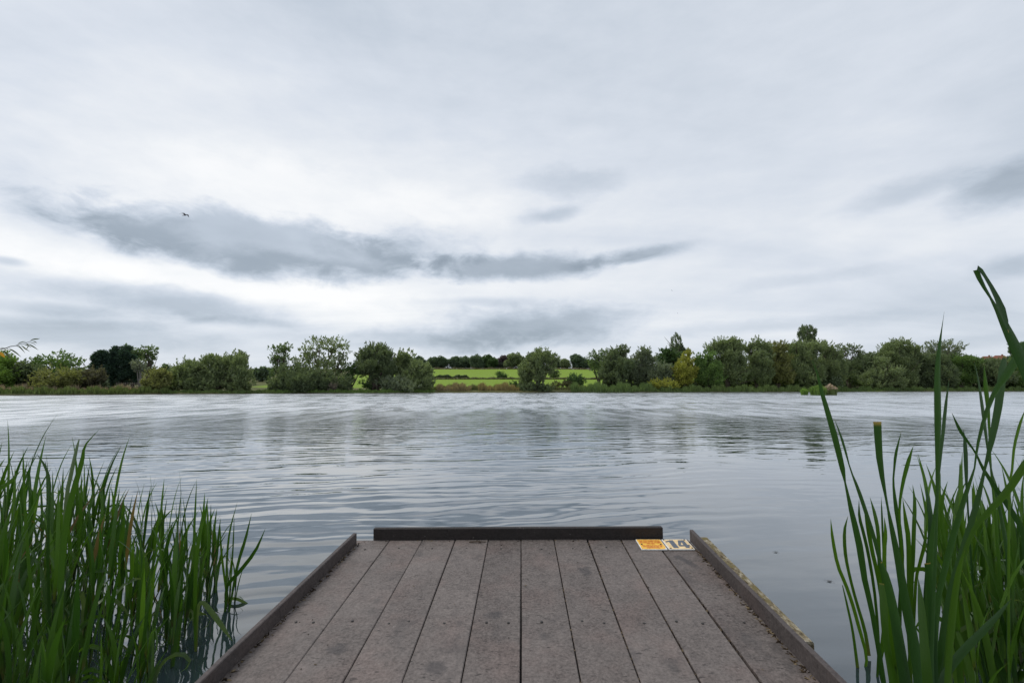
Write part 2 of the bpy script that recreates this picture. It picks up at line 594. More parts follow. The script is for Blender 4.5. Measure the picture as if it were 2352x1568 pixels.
KINDS = {  # clumps per lobe, clump size, leaf L, W, upward bias, outward bias, cover, hollow
    'willow':  dict(n=26, cr=.30, L=.62, W=.20, up=.9, out=.7, cover=1.25, fl=1.25),
    'shrub':   dict(n=22, cr=.32, L=.42, W=.22, up=.35, out=.7, cover=1.35, fl=1.0),
    'oak':     dict(n=20, cr=.34, L=.45, W=.36, up=.05, out=.5, cover=1.25, fl=0.8),
    'open':    dict(n=20, cr=.25, L=.50, W=.24, up=.3, out=.6, cover=0.72, fl=0.85),
    'conifer': dict(n=60, cr=.34, L=.50, W=.18, up=-.15, out=1.0, cover=1.6, fl=0.7),
    'poplar':  dict(n=44, cr=.13, L=.45, W=.22, up=1.2, out=.2, cover=0.8, fl=4.5),
    'hill':    dict(n=24, cr=.32, L=.75, W=.50, up=.1, out=.5, cover=1.25, fl=0.85),
    'dead':    dict(n=20, cr=.3, L=.7, W=.06, up=.6, out=1.0, cover=0.35, fl=1.2),
}


def tree(name, label, kind, D, bx, lobes, color, cat='tree', group=None, seed=0, trunk=True, bark=None, base_px=None, stems=1, scale=1.0):
    """lobes in photograph pixels (x, y, rx, ry) at distance D; each lobe is a cloud of leaf clumps"""
    K = KINDS[kind]
    r = np.random.default_rng(seed * 7919 + int(bx) * 31 + len(lobes))
    b0 = at(bx, 890, D)
    gz = float(ground_z(b0.x, D))
    base = Vector((b0.x, D, gz))
    root = empty(name, base, label, cat, group)
    V, Fc = [], []
    off = 0
    heads = []
    for (lx, ly, lrx, lry) in lobes:
        c = at(lx, ly, D)
        gr = 1.08 if kind in ('willow', 'shrub') else 1.03
        rx, rz = lrx * gr * D / F, lry * gr * D / F
        ryd = rx * r.uniform(.75, 1.0)
        cy = D + r.uniform(-.35, .35) * rx
        cen = np.array([c.x, cy, c.z])
        if kind == 'conifer':
            nn = int(K['n'] * max(1.0, rz / 5))
            tz = r.uniform(-1, 1, nn)
            rad = (1 - (tz + 1) / 2) ** 0.75 * 0.9 + 0.05
            a = r.uniform(0, 2 * np.pi, nn)
            q = np.stack([np.cos(a) * rad, np.sin(a) * rad, tz], 1)
        else:
            nn = int(K['n'] * np.clip((rx * rz) / 9.0, 0.55, 2.2))
            q = r.normal(size=(nn, 3))
            q /= np.linalg.norm(q, axis=1, keepdims=True)
            q *= (r.uniform(0.35, 1.0, nn) ** 0.6 * 0.82)[:, None]
            q[:, 2] = np.where(q[:, 2] < -.75, -.75, q[:, 2])
        cc = cen + q * np.array([rx, ryd, rz])
        heads.append((cen, rx, rz))
        crr = K['cr'] * min(rx, rz * 1.3) * r.uniform(.65, 1.3, nn)
        for i in range(nn):
            cr = max(crr[i], 0.35)
            L0, W0 = K['L'] * scale, K['W'] * scale
            area = 4 * np.pi * cr * cr * K['fl'] ** .5
            m = int(np.clip(area * K['cover'] / (L0 * W0 * .5) * 0.62, 12, 900))
            g = r.normal(size=(m, 3))
            g /= np.linalg.norm(g, axis=1, keepdims=True)
            rr = r.uniform(0.25, 1.0, m) ** 0.55
            p = g * rr[:, None] * cr
            p[:, 2] *= K['fl'] ** .5
            outw = (cc[i] - cen)
            outw = outw / (np.linalg.norm(outw) + 1e-6)
            if kind == 'conifer':
                outw = np.array([q[i, 0], q[i, 1], 0.05]) / (np.hypot(q[i, 0], q[i, 1]) + .05)
            dr = g * K['out'] + outw * 0.5 + np.array([0.18 if kind == 'willow' else 0.0, 0, K['up']]) + r.normal(size=(m, 3)) * 0.45
            dr /= np.linalg.norm(dr, axis=1, keepdims=True) + 1e-9
            ln = L0 * r.uniform(.6, 1.35, m)
            wd = W0 * r.uniform(.6, 1.3, m)
            fc = g + outw * .5 + np.array([0, 0, .45])
            v, f = leaf_quads(cc[i] + p, dr, ln, wd, r, fc)
            V.append(v)
            Fc.append(f + off)
            off += len(v)
        # thin sprays that break the outline
        ns = int(10 * np.clip(rx, 1, 6)) if kind in ('willow', 'shrub', 'open', 'oak') else 0
        for i in range(ns):
            g = r.normal(size=3)
            g[2] = abs(g[2]) * 0.9
            g /= np.linalg.norm(g)
            s0 = cen + g * np.array([rx, ryd, rz]) * r.uniform(.82, 1.0)
            dr0 = g * .6 + np.array([.12, 0, .8 if kind == 'willow' else .35]) + r.normal(size=3) * .25
            dr0 /= np.linalg.norm(dr0)
            ln = r.uniform(.5, 1.3) * (0.22 * min(rx, 5) + .35)
            m = int(10 + 9 * ln)
            tt = r.uniform(0, 1, m)
            p = s0 + dr0 * (tt * ln)[:, None] + r.normal(size=(m, 3)) * (0.16 * (1.15 - tt))[:, None]
            dr = dr0 + r.normal(size=(m, 3)) * .5
            dr /= np.linalg.norm(dr, axis=1, keepdims=True)
            v, f = leaf_quads(p, dr, K['L'] * scale * r.uniform(.5, 1.0, m), K['W'] * scale * r.uniform(.6, 1.1, m), r)
            V.append(v)
            Fc.append(f + off)
            off += len(v)
        # inner foliage
        m = int(np.clip(16 * rx * rz * (0.35 if kind in ('open', 'poplar', 'dead') else 1.6), 20, 1100))
        if kind == 'dead':
            m = 4
        g = r.normal(size=(m, 3))
        g /= np.linalg.norm(g, axis=1, keepdims=True)
        p = cen + g * (r.uniform(0, 1, m) ** .5 * .80)[:, None] * np.array([rx, ryd, rz])
        if kind == 'conifer':
            fz = np.clip((p[:, 2] - cen[2]) / rz, -1, 1)
            p[:, :2] = cen[:2] + (p[:, :2] - cen[:2]) * ((1 - (fz + 1) / 2) ** .7 + .08)[:, None]
        dr = r.normal(size=(m, 3)) + np.array([0, 0, K['up'] * .6])
        dr /= np.linalg.norm(dr, axis=1, keepdims=True)
        v, f = leaf_quads(p, dr, K['L'] * scale * r.uniform(1.0, 1.8, m), K['W'] * scale * r.uniform(1.4, 2.4, m), r)
        V.append(v)
        Fc.append(f + off)
        off += len(v)
    V = np.concatenate(V)
    V[:, 2] = np.maximum(V[:, 2], ground_z(V[:, 0], V[:, 1]) + 0.02)
    V[:, 2] = np.maximum(V[:, 2], 0.03)
    V -= np.array(base)
    cm = COL[color] if isinstance(color, str) else color
    link('crown', mesh_np('crown', V, np.concatenate(Fc)), foliage(cm), root)
    if trunk:
        mb = MB()
        allh = max(h[0][2] + h[2] for h in heads) - gz
        tr = max(0.07, 0.022 * allh + 0.05)
        low = min(heads, key=lambda h: h[0][2])
        for s_ in range(stems):
            sx = (s_ - (stems - 1) / 2) * tr * 3.0
            for hi, (cen, rx, rz) in enumerate(heads):
                if stems > 1 and hi % stems != s_:
                    continue
                e = Vector(cen) - base
                e.z += rz * .25
                st = Vector((sx, 0, -0.25))
                k1 = Vector((sx * 1.3 + e.x * .10, e.y * .1, max(.18 * e.z, .1)))
                k2 = Vector((sx * .8 + e.x * .50 + r.normal() * .04 * e.z, e.y * .5, e.z * .55))
                mb.tube([st, k1, k2, e], [tr * 1.25, tr, tr * .62, tr * .22], 7)
                nb = 5 if kind in ('open', 'poplar', 'dead', 'willow') else 3
                for _ in range(nb):
                    a = r.uniform(.35, .95)
                    p0 = k1.lerp(k2, a) if a < .6 else k2.lerp(e, a - .3)
                    tip = Vector(cen) - base + Vector((r.normal() * rx * .5, r.normal() * rx * .5, r.uniform(-.2, .85) * rz))
                    mid = p0.lerp(tip, .5) + Vector((0, 0, -.06 * (tip - p0).length))
                    mb.tube([p0, mid, tip], [tr * .42, tr * .26, tr * .08], 5, False)
        link('trunk', mb.mesh('trunk', True), bark or m_bark, root)
    return root


def S(px):
    """distance of the far shore under a photograph column"""
    lo, hi = 20.0, 400.0
    u = (px - CX) / F / CT
    for _ in range(50):
        mid = .5 * (lo + hi)
        if mid < shore_y(u * mid):
            lo = mid
        else:
            hi = mid
    return lo


# ------------------------------------------------------------------ trees round the lake
GL, GM, GR, GH = ('trees and bushes on the left bank', 'trees on the middle of the far bank',
                  'willows and trees on the right bank', 'trees along the hill top')
T = tree
# left bank
T('green_tree', 'bright green bushy tree cut by the left edge of the picture', 'shrub', S(10) + 9, 0,
  [(-8, 838, 34, 24), (18, 832, 20, 17), (5, 866, 40, 26), (-40, 840, 40, 30)], 'bright', group=GL, seed=1)
T('hawthorn_tree', 'dark hawthorn with brown tinged top near the left edge', 'shrub', S(60) + 10, 58,
  [(50, 848, 24, 17), (70, 856, 22, 18), (45, 872, 26, 20)], 'willow_dark', group=GL, seed=2)
T('ash_tree', 'tall ash with thin leafy top left of the dark conifers', 'open', S(130) + 14, 130,
  [(128, 826, 28, 16), (100, 838, 20, 14), (152, 838, 24, 18), (128, 850, 48, 24), (118, 862, 40, 22)], 'green', group=GL, seed=3)
T('sallow_bush', 'light yellowish green bush in front of the left ash tree', 'shrub', S(120) + 6, 122,
  [(92, 874, 22, 18), (128, 868, 34, 21), (155, 872, 22, 20), (118, 884, 44, 14)], 'olive', 'bush', GL, 4)
T('brown_bush', 'dull brownish bush left of the conifers and reeds', 'shrub', S(205) + 7, 205,
  [(198, 869, 32, 22), (222, 866, 20, 18), (190, 880, 26, 14)], (.085, .082, .045), 'bush', GL, 5)
T('conifer_tree', 'smaller dark conifer with ragged top, left of the pair', 'conifer', S(240) + 16, 238,
  [(238, 846, 27, 38), (222, 856, 17, 26)], 'conifer', group=GL, seed=6)
T('conifer_tree', 'larger blunt dark conifer, right of the pair', 'conifer', S(282) + 16, 282,
  [(268, 832, 18, 34), (284, 838, 28, 40), (298, 848, 18, 30)], 'conifer', group=GL, seed=7)
T('broadleaf_tree', 'green tree top rising behind the dark conifers', 'oak', S(304) + 26, 304,
  [(306, 808, 18, 14), (316, 822, 16, 14), (300, 830, 18, 18)], 'ash', group=GL, seed=8, scale=1.0)
T('ash_tree', 'thin open ash with sky showing through right of the conifers', 'open', S(345) + 22, 340,
  [(345, 806, 15, 12), (334, 816, 9, 12), (354, 818, 8, 10), (343, 830, 12, 10), (340, 850, 14, 16)], 'ash', group=GL, seed=9)
T('birch_tree', 'pale grey birch with bare forked trunk beside the conifers', 'open', S(320) + 13, 321,
  [(320, 838, 13, 15), (326, 850, 10, 12), (316, 846, 9, 12)], 'pale', group=GL, seed=10, bark=m_barkpale, stems=1)
T('hawthorn_bush', 'rounded dark hawthorn bush between the wooden fence and the big willow', 'shrub', S(355) + 4, 356,
  [(356, 866, 26, 20), (348, 882, 22, 18), (372, 864, 14, 14), (362, 886, 24, 16)], 'olive', 'bush', GL, 11)
T('distant_tree', 'small far tree seen over the hawthorn bush on the left', 'hill', 190, 380,
  [(379, 843, 12, 9), (400, 847, 14, 7), (390, 856, 26, 10)], 'hill', group=GL, seed=12)
T('willow_bush', 'broad low grey green willow spreading over the left shore', 'willow', S(470) + 5, 470,
  [(400, 868, 32, 22), (440, 856, 34, 26), (480, 846, 30, 26), (520, 840, 32, 27), (548, 836, 20, 24), (556, 862, 24, 26),
   (500, 872, 44, 26), (430, 882, 44, 20), (545, 884, 34, 18), (385, 886, 22, 16), (470, 888, 40, 14)], 'willow', group=GL, seed=13)
T('bare_topped_willow', 'feathery upright willow shoot behind the broad willow', 'open', S(550) + 9, 553,
  [(553, 818, 12, 12), (544, 828, 14, 10), (562, 826, 8, 12)], 'willow', group=GL, seed=14)
# middle of the far bank
T('dark_hedge_tree', 'low dark trees in the gap between the two willow groups', 'hill', 165, 596,
  [(586, 858, 18, 14), (604, 852, 12, 12), (616, 856, 16, 14), (596, 866, 26, 10)], 'hill', group=GM, seed=15)
T('ash_tree', 'open ash tree standing left of the tallest middle willow', 'open', S(645) + 7, 646,
  [(640, 806, 20, 13), (656, 800, 14, 10), (628, 826, 14, 12), (648, 826, 18, 14), (634, 850, 18, 18), (630, 880, 16, 20)], 'ash', group=GM, seed=16)
T('crack_willow', 'tallest middle willow with open crown and leaning limbs', 'open', S(745) + 8, 748,
  [(735, 795, 32, 16), (768, 796, 30, 18), (790, 812, 14, 16), (702, 812, 20, 16), (722, 826, 28, 16), (760, 836, 34, 18),
   (690, 836, 18, 18), (742, 856, 40, 16), (786, 850, 18, 24)], 'willow', group=GM, seed=17, stems=3)
T('willow_bush', 'dark grey green bush at the water left of the dead shrub', 'willow', S(670) + 3, 668,
  [(668, 858, 34, 24), (650, 884, 28, 18), (690, 878, 34, 24), (712, 866, 22, 20)], 'willow_dark', 'bush', GM, 18)
T('willow_bush', 'low dark bush directly under the tallest middle willow', 'willow', S(735) + 3, 735,
  [(730, 884, 32, 18), (756, 876, 24, 22), (786, 882, 20, 20), (712, 892, 28, 9)], 'willow_dark', 'bush', GM, 19)
T('dead_shrub', 'bare brown dead shrub hanging over the far water', 'dead', S(768) + 1.5, 768,
  [(768, 880, 12, 18), (764, 890, 13, 12)], 'dead', 'bush', GM, 20)
T('crack_willow', 'second tall middle willow left of the green field', 'willow', S(862) + 6, 862,
  [(862, 812, 34, 20), (838, 822, 22, 18), (886, 820, 20, 18), (850, 844, 34, 20), (890, 846, 24, 22), (872, 874, 30, 18)], 'willow_dark', group=GM, seed=21, stems=2)
T('dark_elder', 'dark narrow bush in the shade between the two tall willows', 'shrub', S(808) + 5, 806,
  [(806, 850, 14, 20), (800, 876, 12, 22), (826, 856, 10, 12)], 'dark', 'bush', GM, 22)
T('low_bush', 'low dark bush beside the small landing gap', 'shrub', S(835) + 8, 842,
  [(842, 884, 18, 9), (862, 890, 16, 10)], 'dark', 'bush', GM, 23)
T('willow_tree', 'olive willow behind, right of the second tall willow', 'willow', S(930) + 7, 930,
  [(930, 822, 22, 18), (944, 836, 18, 16), (918, 840, 20, 20), (935, 862, 24, 22)], 'willow', group=GM, seed=24)
T('willow_tree', 'yellow green rounded willow bordering the field on its left', 'willow', S(968) + 4, 965,
  [(962, 850, 28, 20), (982, 860, 16, 22), (940, 868, 22, 20), (968, 880, 28, 20), (988, 884, 10, 16)], 'willow', group=GM, seed=25)
T('willow_bush', 'grey green waterside bush below the olive willow', 'willow', S(905) + 2.5, 905,
  [(890, 884, 22, 16), (918, 882, 24, 18), (940, 890, 22, 12)], 'willow_grey', 'bush', GM, 26)
# the hill top
hill = [
    ('distant_oak', 'far dark oak just above the yellow green willow', 963, [(960, 826, 11, 8), (966, 836, 14, 9)], 'hill'),
    ('distant_tree', 'first tree of the hill row from the left', 1000, [(992, 832, 12, 10), (1012, 830, 18, 11), (1000, 840, 24, 8)], 'hill'),
    ('distant_tree', 'second tree of the hill row, wide and flat topped', 1058, [(1046, 831, 16, 11), (1068, 831, 16, 11), (1058, 840, 26, 8)], 'hill'),
    ('distant_tree', 'third tree of the hill row, narrow and round', 1094, [(1094, 829, 14, 12), (1096, 840, 16, 8)], 'hill'),
    ('distant_oak', 'fourth tree of the hill row, dark spreading oak', 1122, [(1118, 827, 14, 12), (1132, 831, 12, 9), (1122, 840, 20, 8)], 'dark'),
    ('copper_beech', 'purple brown copper tree in the hill row', 1158, [(1158, 827, 13, 10), (1152, 838, 13, 9)], 'copper'),
    ('distant_tree', 'pale green rounded tree beside the copper tree', 1184, [(1184, 824, 18, 12), (1172, 836, 14, 10), (1198, 834, 12, 12)], 'hill_pale'),
    ('distant_oak', 'dark hill oak half hidden behind the lone willow', 1218, [(1218, 822, 11, 10), (1226, 834, 14, 10)], 'dark'),
    ('distant_tree', 'small low hill tree right of the lone willow', 1278, [(1276, 833, 11, 10), (1284, 840, 10, 6)], 'hill'),
    ('distant_tree', 'short pale tree of the hill row above the field bush', 1298, [(1297, 833, 11, 8), (1300, 840, 14, 6)], 'hill_pale'),
    ('distant_oak', 'tall broad hill tree at the right end of the field', 1328, [(1322, 826, 12, 12), (1336, 832, 12, 11), (1330, 840, 18, 7)], 'hill'),
    ('distant_tree', 'hill hedge tree left of the right bank trees', 1356, [(1354, 836, 14, 9), (1370, 838, 14, 9)], 'hill'),
]
for i, (nm, lb, bx, lobes, cc) in enumerate(hill):
    T(nm, lb, 'hill', 338 + 3 * (i % 3), bx, [(a, b - .5, c * 1.14, e * 1.12) for a, b, c, e in lobes], cc, group=GH, seed=40 + i)
# lone willow on the shore and bushes on the field
T('leaning_willow', 'lone willow in front of the field leaning right on two trunks', 'willow', S(1236) + 3, 1238,
  [(1248, 822, 24, 20), (1268, 828, 15, 18), (1230, 834, 24, 22), (1212, 854, 22, 26), (1204, 878, 16, 22), (1236, 856, 20, 20), (1262, 846, 16, 14)],
  'willow', group=GM, seed=60, stems=2)
T('waterside_bush', 'low bush round the feet of the lone willow', 'willow', S(1236) + 1.5, 1230,
  [(1212, 892, 18, 10), (1236, 890, 18, 11), (1256, 894, 16, 8)], 'willow_dark', 'bush', GM, 61)
T('field_bush', 'dark round bush in the field left of the lone willow', 'shrub', 196, 1150,
  [(1148, 863, 11, 8), (1156, 865, 9, 6)], 'dark', 'bush', 'bushes on the green field', 62)
T('field_bush', 'rounded bush in the field right of the lone willow', 'shrub', 200, 1273,
  [(1273, 857, 12, 9), (1273, 863, 13, 8)], 'willow_dark', 'bush', 'bushes on the green field', 63)
T('field_bush', 'large dark bush at the foot of the field on the right', 'shrub', S(1320) + 12, 1322,
  [(1322, 872, 18, 12), (1310, 878, 12, 9), (1330, 880, 14, 9)], 'dark', 'bush', 'bushes on the green field', 64)
T('bramble_bush', 'small dark bramble left of the lone willow', 'shrub', S(1185) + 8, 1184,
  [(1184, 884, 11, 7), (1194, 888, 10, 6)], 'dark', 'bush', 'bushes on the green field', 65)
T('bramble_bush', 'brownish bramble right of the lone willow trunks', 'shrub', S(1285) + 10, 1286,
  [(1284, 884, 16, 5), (1300, 882, 14, 6)], (.07, .072, .03), 'bush', 'bushes on the green field', 66)
# right bank
T('ash_tree', 'open topped ash at the right end of the field', 'open', S(1376) + 22, 1376,
  [(1370, 816, 16, 12), (1392, 812, 16, 10), (1362, 832, 16, 14), (1384, 832, 20, 16), (1374, 850, 18, 20)], 'ash', group=GR, seed=70)
T('willow_tree', 'first big willow of the right bank beside the field', 'willow', S(1415) + 10, 1416,
  [(1416, 818, 24, 18), (1432, 806, 13, 13), (1400, 838, 24, 22), (1428, 844, 26, 24), (1388, 862, 16, 18), (1410, 870, 30, 16)], 'willow_dark', group=GR, seed=71)
T('willow_tree', 'grey green willow left of the dark oak', 'willow', S(1470) + 11, 1474,
  [(1480, 812, 16, 14), (1468, 828, 20, 18), (1492, 834, 18, 18), (1450, 852, 24, 22), (1484, 860, 26, 22)], 'willow_grey', group=GR, seed=72)
T('oak_tree', 'dark green round oak below the left poplar', 'oak', S(1538) + 24, 1538,
  [(1530, 814, 18, 14), (1548, 818, 18, 14), (1520, 828, 16, 14), (1545, 834, 22, 16), (1530, 848, 24, 14)], 'dark', group=GR, seed=73)
T('poplar_tree', 'upright poplar with bare upswept branches above the dark oak', 'poplar', S(1553) + 40, 1553,
  [(1553, 786, 17, 24), (1552, 806, 18, 18), (1562, 806, 14, 18), (1569, 806, 6, 13)], 'poplar', group=GR, seed=74)
T('sallow_bush', 'soft grey green bush before the dark oak', 'willow', S(1520) + 8, 1520,
  [(1522, 850, 22, 18), (1506, 864, 18, 16), (1536, 862, 18, 18)], 'willow_grey', 'bush', GR, 75)
T('golden_willow', 'yellow tinged upright willow right of the dark oak', 'willow', S(1572) + 6, 1572,
  [(1576, 830, 16, 18), (1566, 850, 22, 20), (1588, 850, 16, 18), (1570, 870, 24, 18), (1582, 812, 8, 10)], 'yellow', group=GR, seed=76)
T('golden_bush', 'low yellow green bush at the water on the right bank', 'shrub', S(1530) + 2, 1530,
  [(1512, 886, 18, 12), (1534, 886, 18, 14), (1548, 890, 14, 10)], 'yellow', 'bush', GR, 77)
T('willow_tree', 'bright green cone shaped willow right of the yellow tinged willow', 'willow', S(1628) + 6, 1628,
  [(1628, 820, 16, 17), (1622, 842, 24, 20), (1640, 850, 20, 22), (1614, 862, 22, 20), (1636, 874, 26, 16), (1604, 826, 10, 14)], 'green', group=GR, seed=78)
T('willow_tree', 'tall broad willow, left end of the right bank row', 'willow', S(1665) + 11, 1672,
  [(1668, 792, 28, 15), (1690, 796, 22, 16), (1640, 800, 20, 14), (1670, 816, 34, 20), (1696, 830, 22, 22), (1668, 848, 30, 22), (1690, 866, 28, 20)], 'willow', group=GR, seed=79)
T('willow_tree', 'tall willow with split top, second in the right bank row', 'willow', S(1738) + 11, 1738,
  [(1736, 792, 14, 16), (1722, 800, 13, 12), (1752, 802, 18, 16), (1740, 824, 30, 20), (1724, 852, 24, 22), (1748, 860, 26, 24)], 'willow', group=GR, seed=80)
T('willow_tree', 'olive willow, third in the right bank row', 'willow', S(1786) + 10, 1786,
  [(1784, 798, 22, 14), (1776, 820, 24, 20), (1798, 826, 22, 22), (1780, 852, 26, 24), (1800, 866, 22, 18)], 'olive', group=GR, seed=81)
T('willow_tree', 'willow standing below the right poplar', 'willow', S(1846) + 10, 1846,
  [(1830, 800, 26, 14), (1862, 798, 26, 14), (1846, 822, 36, 22), (1826, 850, 28, 24), (1862, 852, 30, 24), (1844, 874, 36, 14)], 'willow', group=GR, seed=82)
T('poplar_tree', 'round topped poplar rising above the right willows', 'poplar', S(1853) + 36, 1853,
  [(1853, 766, 24, 22), (1846, 784, 16, 16), (1862, 784, 16, 16), (1853, 806, 18, 18)], 'poplar', group=GR, seed=83)
T('willow_tree', 'willow with rounded shoulder right of the right poplar', 'willow', S(1900) + 10, 1900,
  [(1892, 800, 22, 14), (1906, 816, 16, 18), (1920, 814, 14, 16), (1900, 842, 30, 24), (1928, 844, 20, 26), (1914, 868, 30, 20)], 'willow', group=GR, seed=84)
T('umbrella_tree', 'open flat topped tree showing sky under its crown', 'open', S(1950) + 14, 1950,
  [(1938, 800, 16, 9), (1962, 802, 18, 9), (1976, 812, 8, 8), (1948, 812, 16, 8), (1940, 846, 20, 20), (1960, 850, 20, 20)], 'willow_dark', group=GR, seed=85)
T('willow_tree', 'dark willow mass filling the dip right of the open flat topped tree', 'willow', S(1985) + 10, 1990,
  [(1990, 824, 18, 14), (1976, 838, 22, 18), (2004, 838, 20, 22), (1968, 862, 26, 20), (1992, 864, 24, 22)], 'willow_dark', group=GR, seed=86)
T('willow_tree', 'big domed willow near the right edge', 'willow', S(2062) + 10, 2064,
  [(2070, 794, 24, 14), (2046, 802, 20, 14), (2094, 806, 18, 16), (2032, 816, 18, 16), (2066, 824, 40, 22), (2094, 842, 26, 26), (2080, 868, 30, 20)], 'willow', group=GR, seed=87)
T('sallow_bush', 'round light green bush in front of the big domed willow', 'willow', S(2030) + 4, 2030,
  [(2024, 832, 18, 12), (2030, 856, 34, 14), (2008, 870, 28, 18), (2048, 872, 30, 18), (2066, 882, 16, 12), (2020, 884, 36, 11)], 'willow', 'bush', GR, 88)
T('oak_tree', 'open grey green tree half hidden by the tall reed blade on the right', 'open', S(2165) + 14, 2166,
  [(2144, 800, 20, 14), (2174, 798, 26, 14), (2198, 808, 16, 11), (2136, 820, 20, 14), (2166, 820, 34, 18)], 'willow_grey', group=GR, seed=89)
T('hedge_tree', 'dark bushy tree right of the big domed willow', 'shrub', S(2140) + 8, 2142,
  [(2126, 836, 26, 22), (2156, 832, 28, 20), (2130, 868, 30, 22), (2160, 864, 30, 24)], 'willow_dark', group=GR, seed=90)
T('hedge_tree', 'dark green rounded tree seen between the tall reeds on the right', 'shrub', S(2210) + 10, 2212,
  [(2196, 832, 26, 18), (2226, 836, 26, 18), (2210, 862, 36, 24), (2188, 872, 22, 16)], 'green', group=GR, seed=91)
T('hedge_tree', 'bushy tree below the red roofs', 'shrub', S(2275) + 9, 2276,
  [(2258, 846, 26, 18), (2290, 842, 26, 18), (2274, 868, 36, 20)], 'willow_dark', group=GR, seed=92)
T('hedge_tree', 'dark bushy tree at the right edge of the far bank', 'shrub', S(2335) + 8, 2338,
  [(2322, 846, 26, 18), (2350, 844, 26, 20), (2334, 870, 36, 20), (2380, 850, 30, 30)], 'green', group=GR, seed=93)
T('distant_oak', 'tall dark tree rising behind the bent reed at the right edge', 'oak', S(2350) + 60, 2352,
  [(2344, 800, 20, 16), (2362, 812, 24, 18), (2340, 820, 16, 16), (2356, 838, 26, 18)], 'dark', group=GR, seed=94)
for i, (bx, yy, rx, lb) in enumerate([(2060, 836, 40, 'far wooded ridge tree behind the domed willow'),
                                      (2230, 826, 26, 'far ridge tree left of the red roofs'),
                                      (2330, 828, 22, 'far ridge tree right of the red roofs')]):
    T('distant_tree', lb, 'hill', 330, bx, [(bx - rx * .5, yy, rx * .7, 11), (bx + rx * .5, yy + 2, rx * .7, 10), (bx, yy + 8, rx, 9)], 'hill', group=GH, seed=100 + i)


# ------------------------------------------------------------------ hedges, reed beds and grass banks (uncountable)
def blades(r, P, H, W, lean=0.25, head=None):
    """tapered upright blades as triangles-with-waist quads"""
    n = len(P)
    a = r.uniform(0, np.pi, n)
    s = np.stack([np.cos(a), np.sin(a) * .5, np.zeros(n)], 1) * (W * .5)[:, None]
    tip = np.stack([r.normal(size=n) * lean * H, r.normal(size=n) * lean * H, H], 1)
    v = np.stack([P - s * .8, P + s * .8, P + tip * .55 + s, P + tip, P + tip * .55 - s], 1)
    f = np.arange(5 * n).reshape(n, 5)
    return v.reshape(-1, 3), f


def reed_bed(name, label, cat, x0, x1, d0, d1, h, n, color, seed, lean=.18, wd=.14, tops=None):
    r = np.random.default_rng(seed)
    px = r.uniform(x0, x1, n)
    cs = np.interp(px, np.linspace(x0, x1, 40), [S(q) for q in np.linspace(x0, x1, 40)])
    Y = cs + r.uniform(d0, d1, n)
    X = (px - CX) / F / CT * Y
    Z = np.maximum(ground_z(X, Y), -.1)
    env = 0.75 + .25 * np.sin(px * .11 + seed) + .2 * np.sin(px * .37 + seed * 2)
    H = h * r.uniform(.55, 1.1, n) * np.clip(env, .45, 1.2)
    v, f = blades(r, np.stack([X, Y, Z], 1), H, wd * r.uniform(.6, 1.4, n), lean)
    o = link(name, mesh_np(name, v, f), foliage(tuple(c * 1.45 for c in color), 0.35, 0.4))
    tag(o, label, cat, kind='stuff')
    return o


reed_bed('dry_grass', 'pinkish brown dry grass behind the reeds on the left bank', 'grass', -30, 335, 3.5, 9, 1.35, 5200, (.150, .120, .070), 1)
reed_bed('reed_bed', 'green waterside reeds along the left bank', 'reeds', -40, 395, 0.2, 3.2, 1.15, 6500, (.060, .078, .022), 2)
reed_bed('reed_bed', 'low green sedge under the broad left willow', 'reeds', 380, 640, 0.0, 2.0, .6, 2200, (.055, .080, .022), 3)
reed_bed('reed_bed', 'low leafy growth at the water under the middle willows', 'reeds', 640, 1000, 0.0, 1.8, .7, 3600, (.060, .095, .022), 4)
reed_bed('dry_reeds', 'brown dry reeds at the water below the green field', 'reeds', 1006, 1082, 1.6, 7, 2.0, 3600, (.130, .105, .050), 5)
reed_bed('dry_reeds', 'orange brown dry reeds left of the lone willow', 'reeds', 1100, 1192, 1.6, 7, 2.0, 4200, (.135, .110, .042), 6)
reed_bed('field_margin', 'rough green and brown margin below the lower field', 'grass', 990, 1370, 7, 10, 1.5, 7000, (.085, .090, .034), 7)
reed_bed('reed_bed', 'tall green reeds right of the lone willow', 'reeds', 1310, 1500, 0.0, 6, 2.2, 8000, (.065, .095, .028), 8)
reed_bed('reed_bed', 'green reeds in front of the right bank willows', 'reeds', 1490, 1880, 0.0, 5, 1.7, 11000, (.062, .088, .024), 9)
reed_bed('reed_bed', 'green reeds along the far right shore', 'reeds', 1860, 2420, 0.0, 5, 1.35, 10000, (.050, .075, .020), 10)


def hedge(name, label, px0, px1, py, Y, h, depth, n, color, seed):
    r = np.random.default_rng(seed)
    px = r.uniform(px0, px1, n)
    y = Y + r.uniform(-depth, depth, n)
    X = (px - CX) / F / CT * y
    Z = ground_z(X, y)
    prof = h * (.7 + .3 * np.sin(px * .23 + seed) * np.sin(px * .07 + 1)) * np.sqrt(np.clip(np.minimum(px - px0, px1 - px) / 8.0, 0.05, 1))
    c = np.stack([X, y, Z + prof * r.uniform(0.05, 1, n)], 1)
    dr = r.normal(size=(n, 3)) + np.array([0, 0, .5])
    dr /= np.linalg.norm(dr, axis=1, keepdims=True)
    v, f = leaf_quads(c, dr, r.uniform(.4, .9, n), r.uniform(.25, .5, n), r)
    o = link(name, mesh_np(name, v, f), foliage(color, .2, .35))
    return tag(o, label, 'hedge', kind='stuff')


